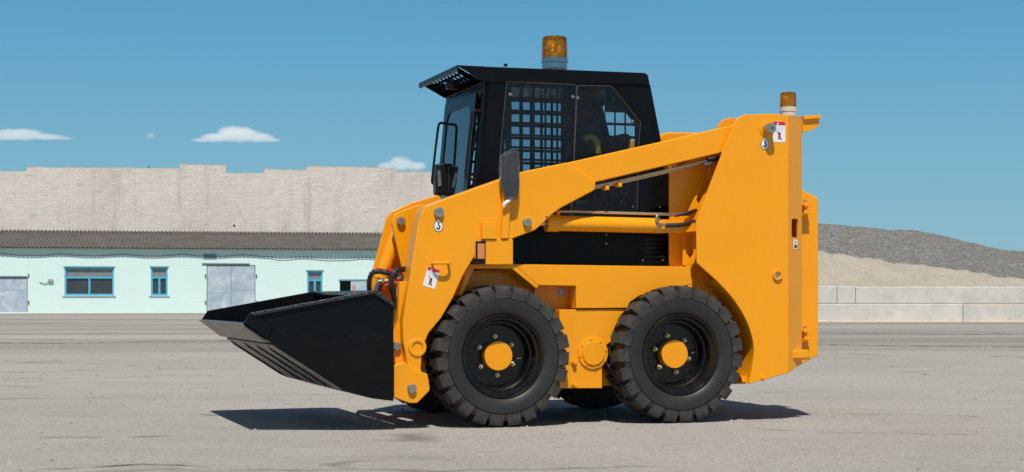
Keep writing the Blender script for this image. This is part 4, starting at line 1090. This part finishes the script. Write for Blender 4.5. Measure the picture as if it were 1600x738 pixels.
crack([(298, 646), (340, 649), (420, 643)], .016, 1); crack([(1120, 534), (1270, 538), (1420, 541), (1640, 543)], .05, 2)
crack([(1230, 644), (1330, 648), (1460, 650), (1560, 653)], .008, 3); crack([(1160, 668), (1300, 676), (1440, 679), (1640, 682)], .010, 4)
crack([(-40, 593), (120, 592), (250, 588), (330, 585)], .009, 5); crack([(-40, 536), (100, 537), (260, 534), (420, 533)], .03, 6)
crack([(-40, 684), (130, 683), (290, 681)], .014, 7); crack([(300, 669), (370, 668), (420, 665)], .008, 8)
crack([(430, 540), (530, 543), (600, 540)], .012, 10)
crack([(240, 612), (330, 606), (430, 603)], .006, 11); crack([(1240, 520), (1420, 522), (1640, 524)], .04, 12); crack([(60, 733), (220, 728), (330, 730)], .02, 13)
def leaf(px, py, r, label):
    y = F * HC / (py - HZ); x = (px - 800) / F * y
    m = MB(); N = 10
    ring = [m.b.verts.new((r * math.cos(2 * math.pi * k / N) * (1.6 if k % 5 == 0 else 1.25), r * .7 * math.sin(2 * math.pi * k / N), .006 + .014 * abs(math.cos(2 * math.pi * k / N)) )) for k in range(N)]
    c_ = m.b.verts.new((0, 0, .004))
    for k in range(N): m.b.faces.new([ring[k], ring[(k + 1) % N], c_])
    o = m.build('dry_leaf', mat('dry_leaf', (.5, .38, .17), .8)); o.location = (x, y, .002); o.modifiers.new('s', 'SOLIDIFY').thickness = .002
    tag(o, label, 'leaf')
leaf(1445, 586, .035, 'dry tan leaf lying alone on the asphalt right of the loader')

# ================================================================== clouds: real vapour, far away
def cloud(px0, px1, py0, py1, lumps, dens, label, seed):
    D = 3000.0; x0, x1 = (px0 - 800) / F * D, (px1 - 800) / F * D; z0, z1 = HC + (HZ - py1) / F * D, HC + (HZ - py0) / F * D
    W, H = x1 - x0, z1 - z0; dp_ = W * .35
    m = MB(); rnd = random.Random(seed)
    bmesh.ops.create_icosphere(m.b, subdivisions=3, radius=1, matrix=Matrix.Translation(((x0 + x1) / 2, D, (z0 + z1) / 2)) @ Matrix.Diagonal((W * .62, dp_, H * .9, 1)))
    mt = bpy.data.materials.new('cloud_vapour'); mt.use_nodes = True; n, l = mt.node_tree.nodes, mt.node_tree.links; n.clear()
    o_ = n.new('ShaderNodeOutputMaterial'); v = n.new('ShaderNodeVolumePrincipled'); v.inputs['Color'].default_value = (1, 1, 1, 1); v.inputs['Anisotropy'].default_value = .2
    geo = n.new('ShaderNodeNewGeometry')
    def math_(op, a, b=None):
        q = n.new('ShaderNodeMath'); q.operation = op
        for i, t in enumerate((a, b)):
            if t is None: continue
            if isinstance(t, (int, float)): q.inputs[i].default_value = t
            else: l.new(t, q.inputs[i])
        return q.outputs[0]
    best = None
    for (u, vv, r, asp) in lumps:            # soft ellipsoids, largest wins
        q = n.new('ShaderNodeMapping'); q.vector_type = 'POINT'
        sx_, sy_, sz_ = 1 / (r * W), 1 / (r * W * .8), 1 / (r * W * asp)
        q.inputs['Scale'].default_value = (sx_, sy_, sz_)
        q.inputs['Location'].default_value = (-(x0 + u * W) * sx_, -D * sy_, -(z0 + vv * H) * sz_)
        l.new(geo.outputs['Position'], q.inputs[0])
        ln = n.new('ShaderNodeVectorMath'); ln.operation = 'LENGTH'; l.new(q.outputs[0], ln.inputs[0])
        val = math_('SUBTRACT', 1.0, ln.outputs['Value'])
        best = val if best is None else math_('MAXIMUM', best, val)
    nz = n.new('ShaderNodeTexNoise'); nz.inputs['Scale'].default_value = 7.0 / W; nz.inputs['Detail'].default_value = 6; nz.inputs['Roughness'].default_value = .6; l.new(geo.outputs['Position'], nz.inputs[0])
    s = math_('ADD', best, math_('MULTIPLY', math_('SUBTRACT', nz.outputs[0], .5), 1.1))
    sp = n.new('ShaderNodeSeparateXYZ'); l.new(geo.outputs['Position'], sp.inputs[0])
    flat = n.new('ShaderNodeMapRange'); flat.inputs[1].default_value = z0 - H * .03; flat.inputs[2].default_value = z0 + H * .16; l.new(sp.outputs[2], flat.inputs[0])
    rr = n.new('ShaderNodeMapRange'); rr.inputs[1].default_value = .02; rr.inputs[2].default_value = .45; rr.inputs[4].default_value = dens; l.new(s, rr.inputs[0])
    l.new(math_('MULTIPLY', rr.outputs[0], flat.outputs[0]), v.inputs['Density']); l.new(v.outputs[0], o_.inputs['Volume'])
    o = m.build('cloud', mt); tag(o, label, 'cloud'); return o
cloud(296, 442, 194, 223, [(.5, .4, .26, .40), (.28, .25, .2, .3), (.72, .25, .2, .3), (.42, .5, .16, .5), (.64, .45, .14, .45), (.14, .12, .13, .25), (.87, .12, .13, .25)], .09, 'larger flat based white cumulus cloud above the metal gate', 1)
cloud(-30, 122, 196, 220, [(.4, .4, .3, .22), (.25, .3, .28, .2), (.65, .25, .25, .14), (.85, .15, .14, .1)], .06, 'thin smeared white cloud at the left edge of the sky', 2)
cloud(578, 668, 238, 268, [(.55, .35, .26, .5), (.3, .25, .22, .4), (.8, .25, .22, .45), (.5, .6, .16, .5)], .08, 'small puffy white cloud just left of the cab, low over the brick wall', 3)
cloud(226, 244, 205, 220, [(.5, .5, .5, .7)], .05, 'tiny faint white cloud wisp between the two clouds on the left', 4)
sc.cycles.volume_max_steps = 64
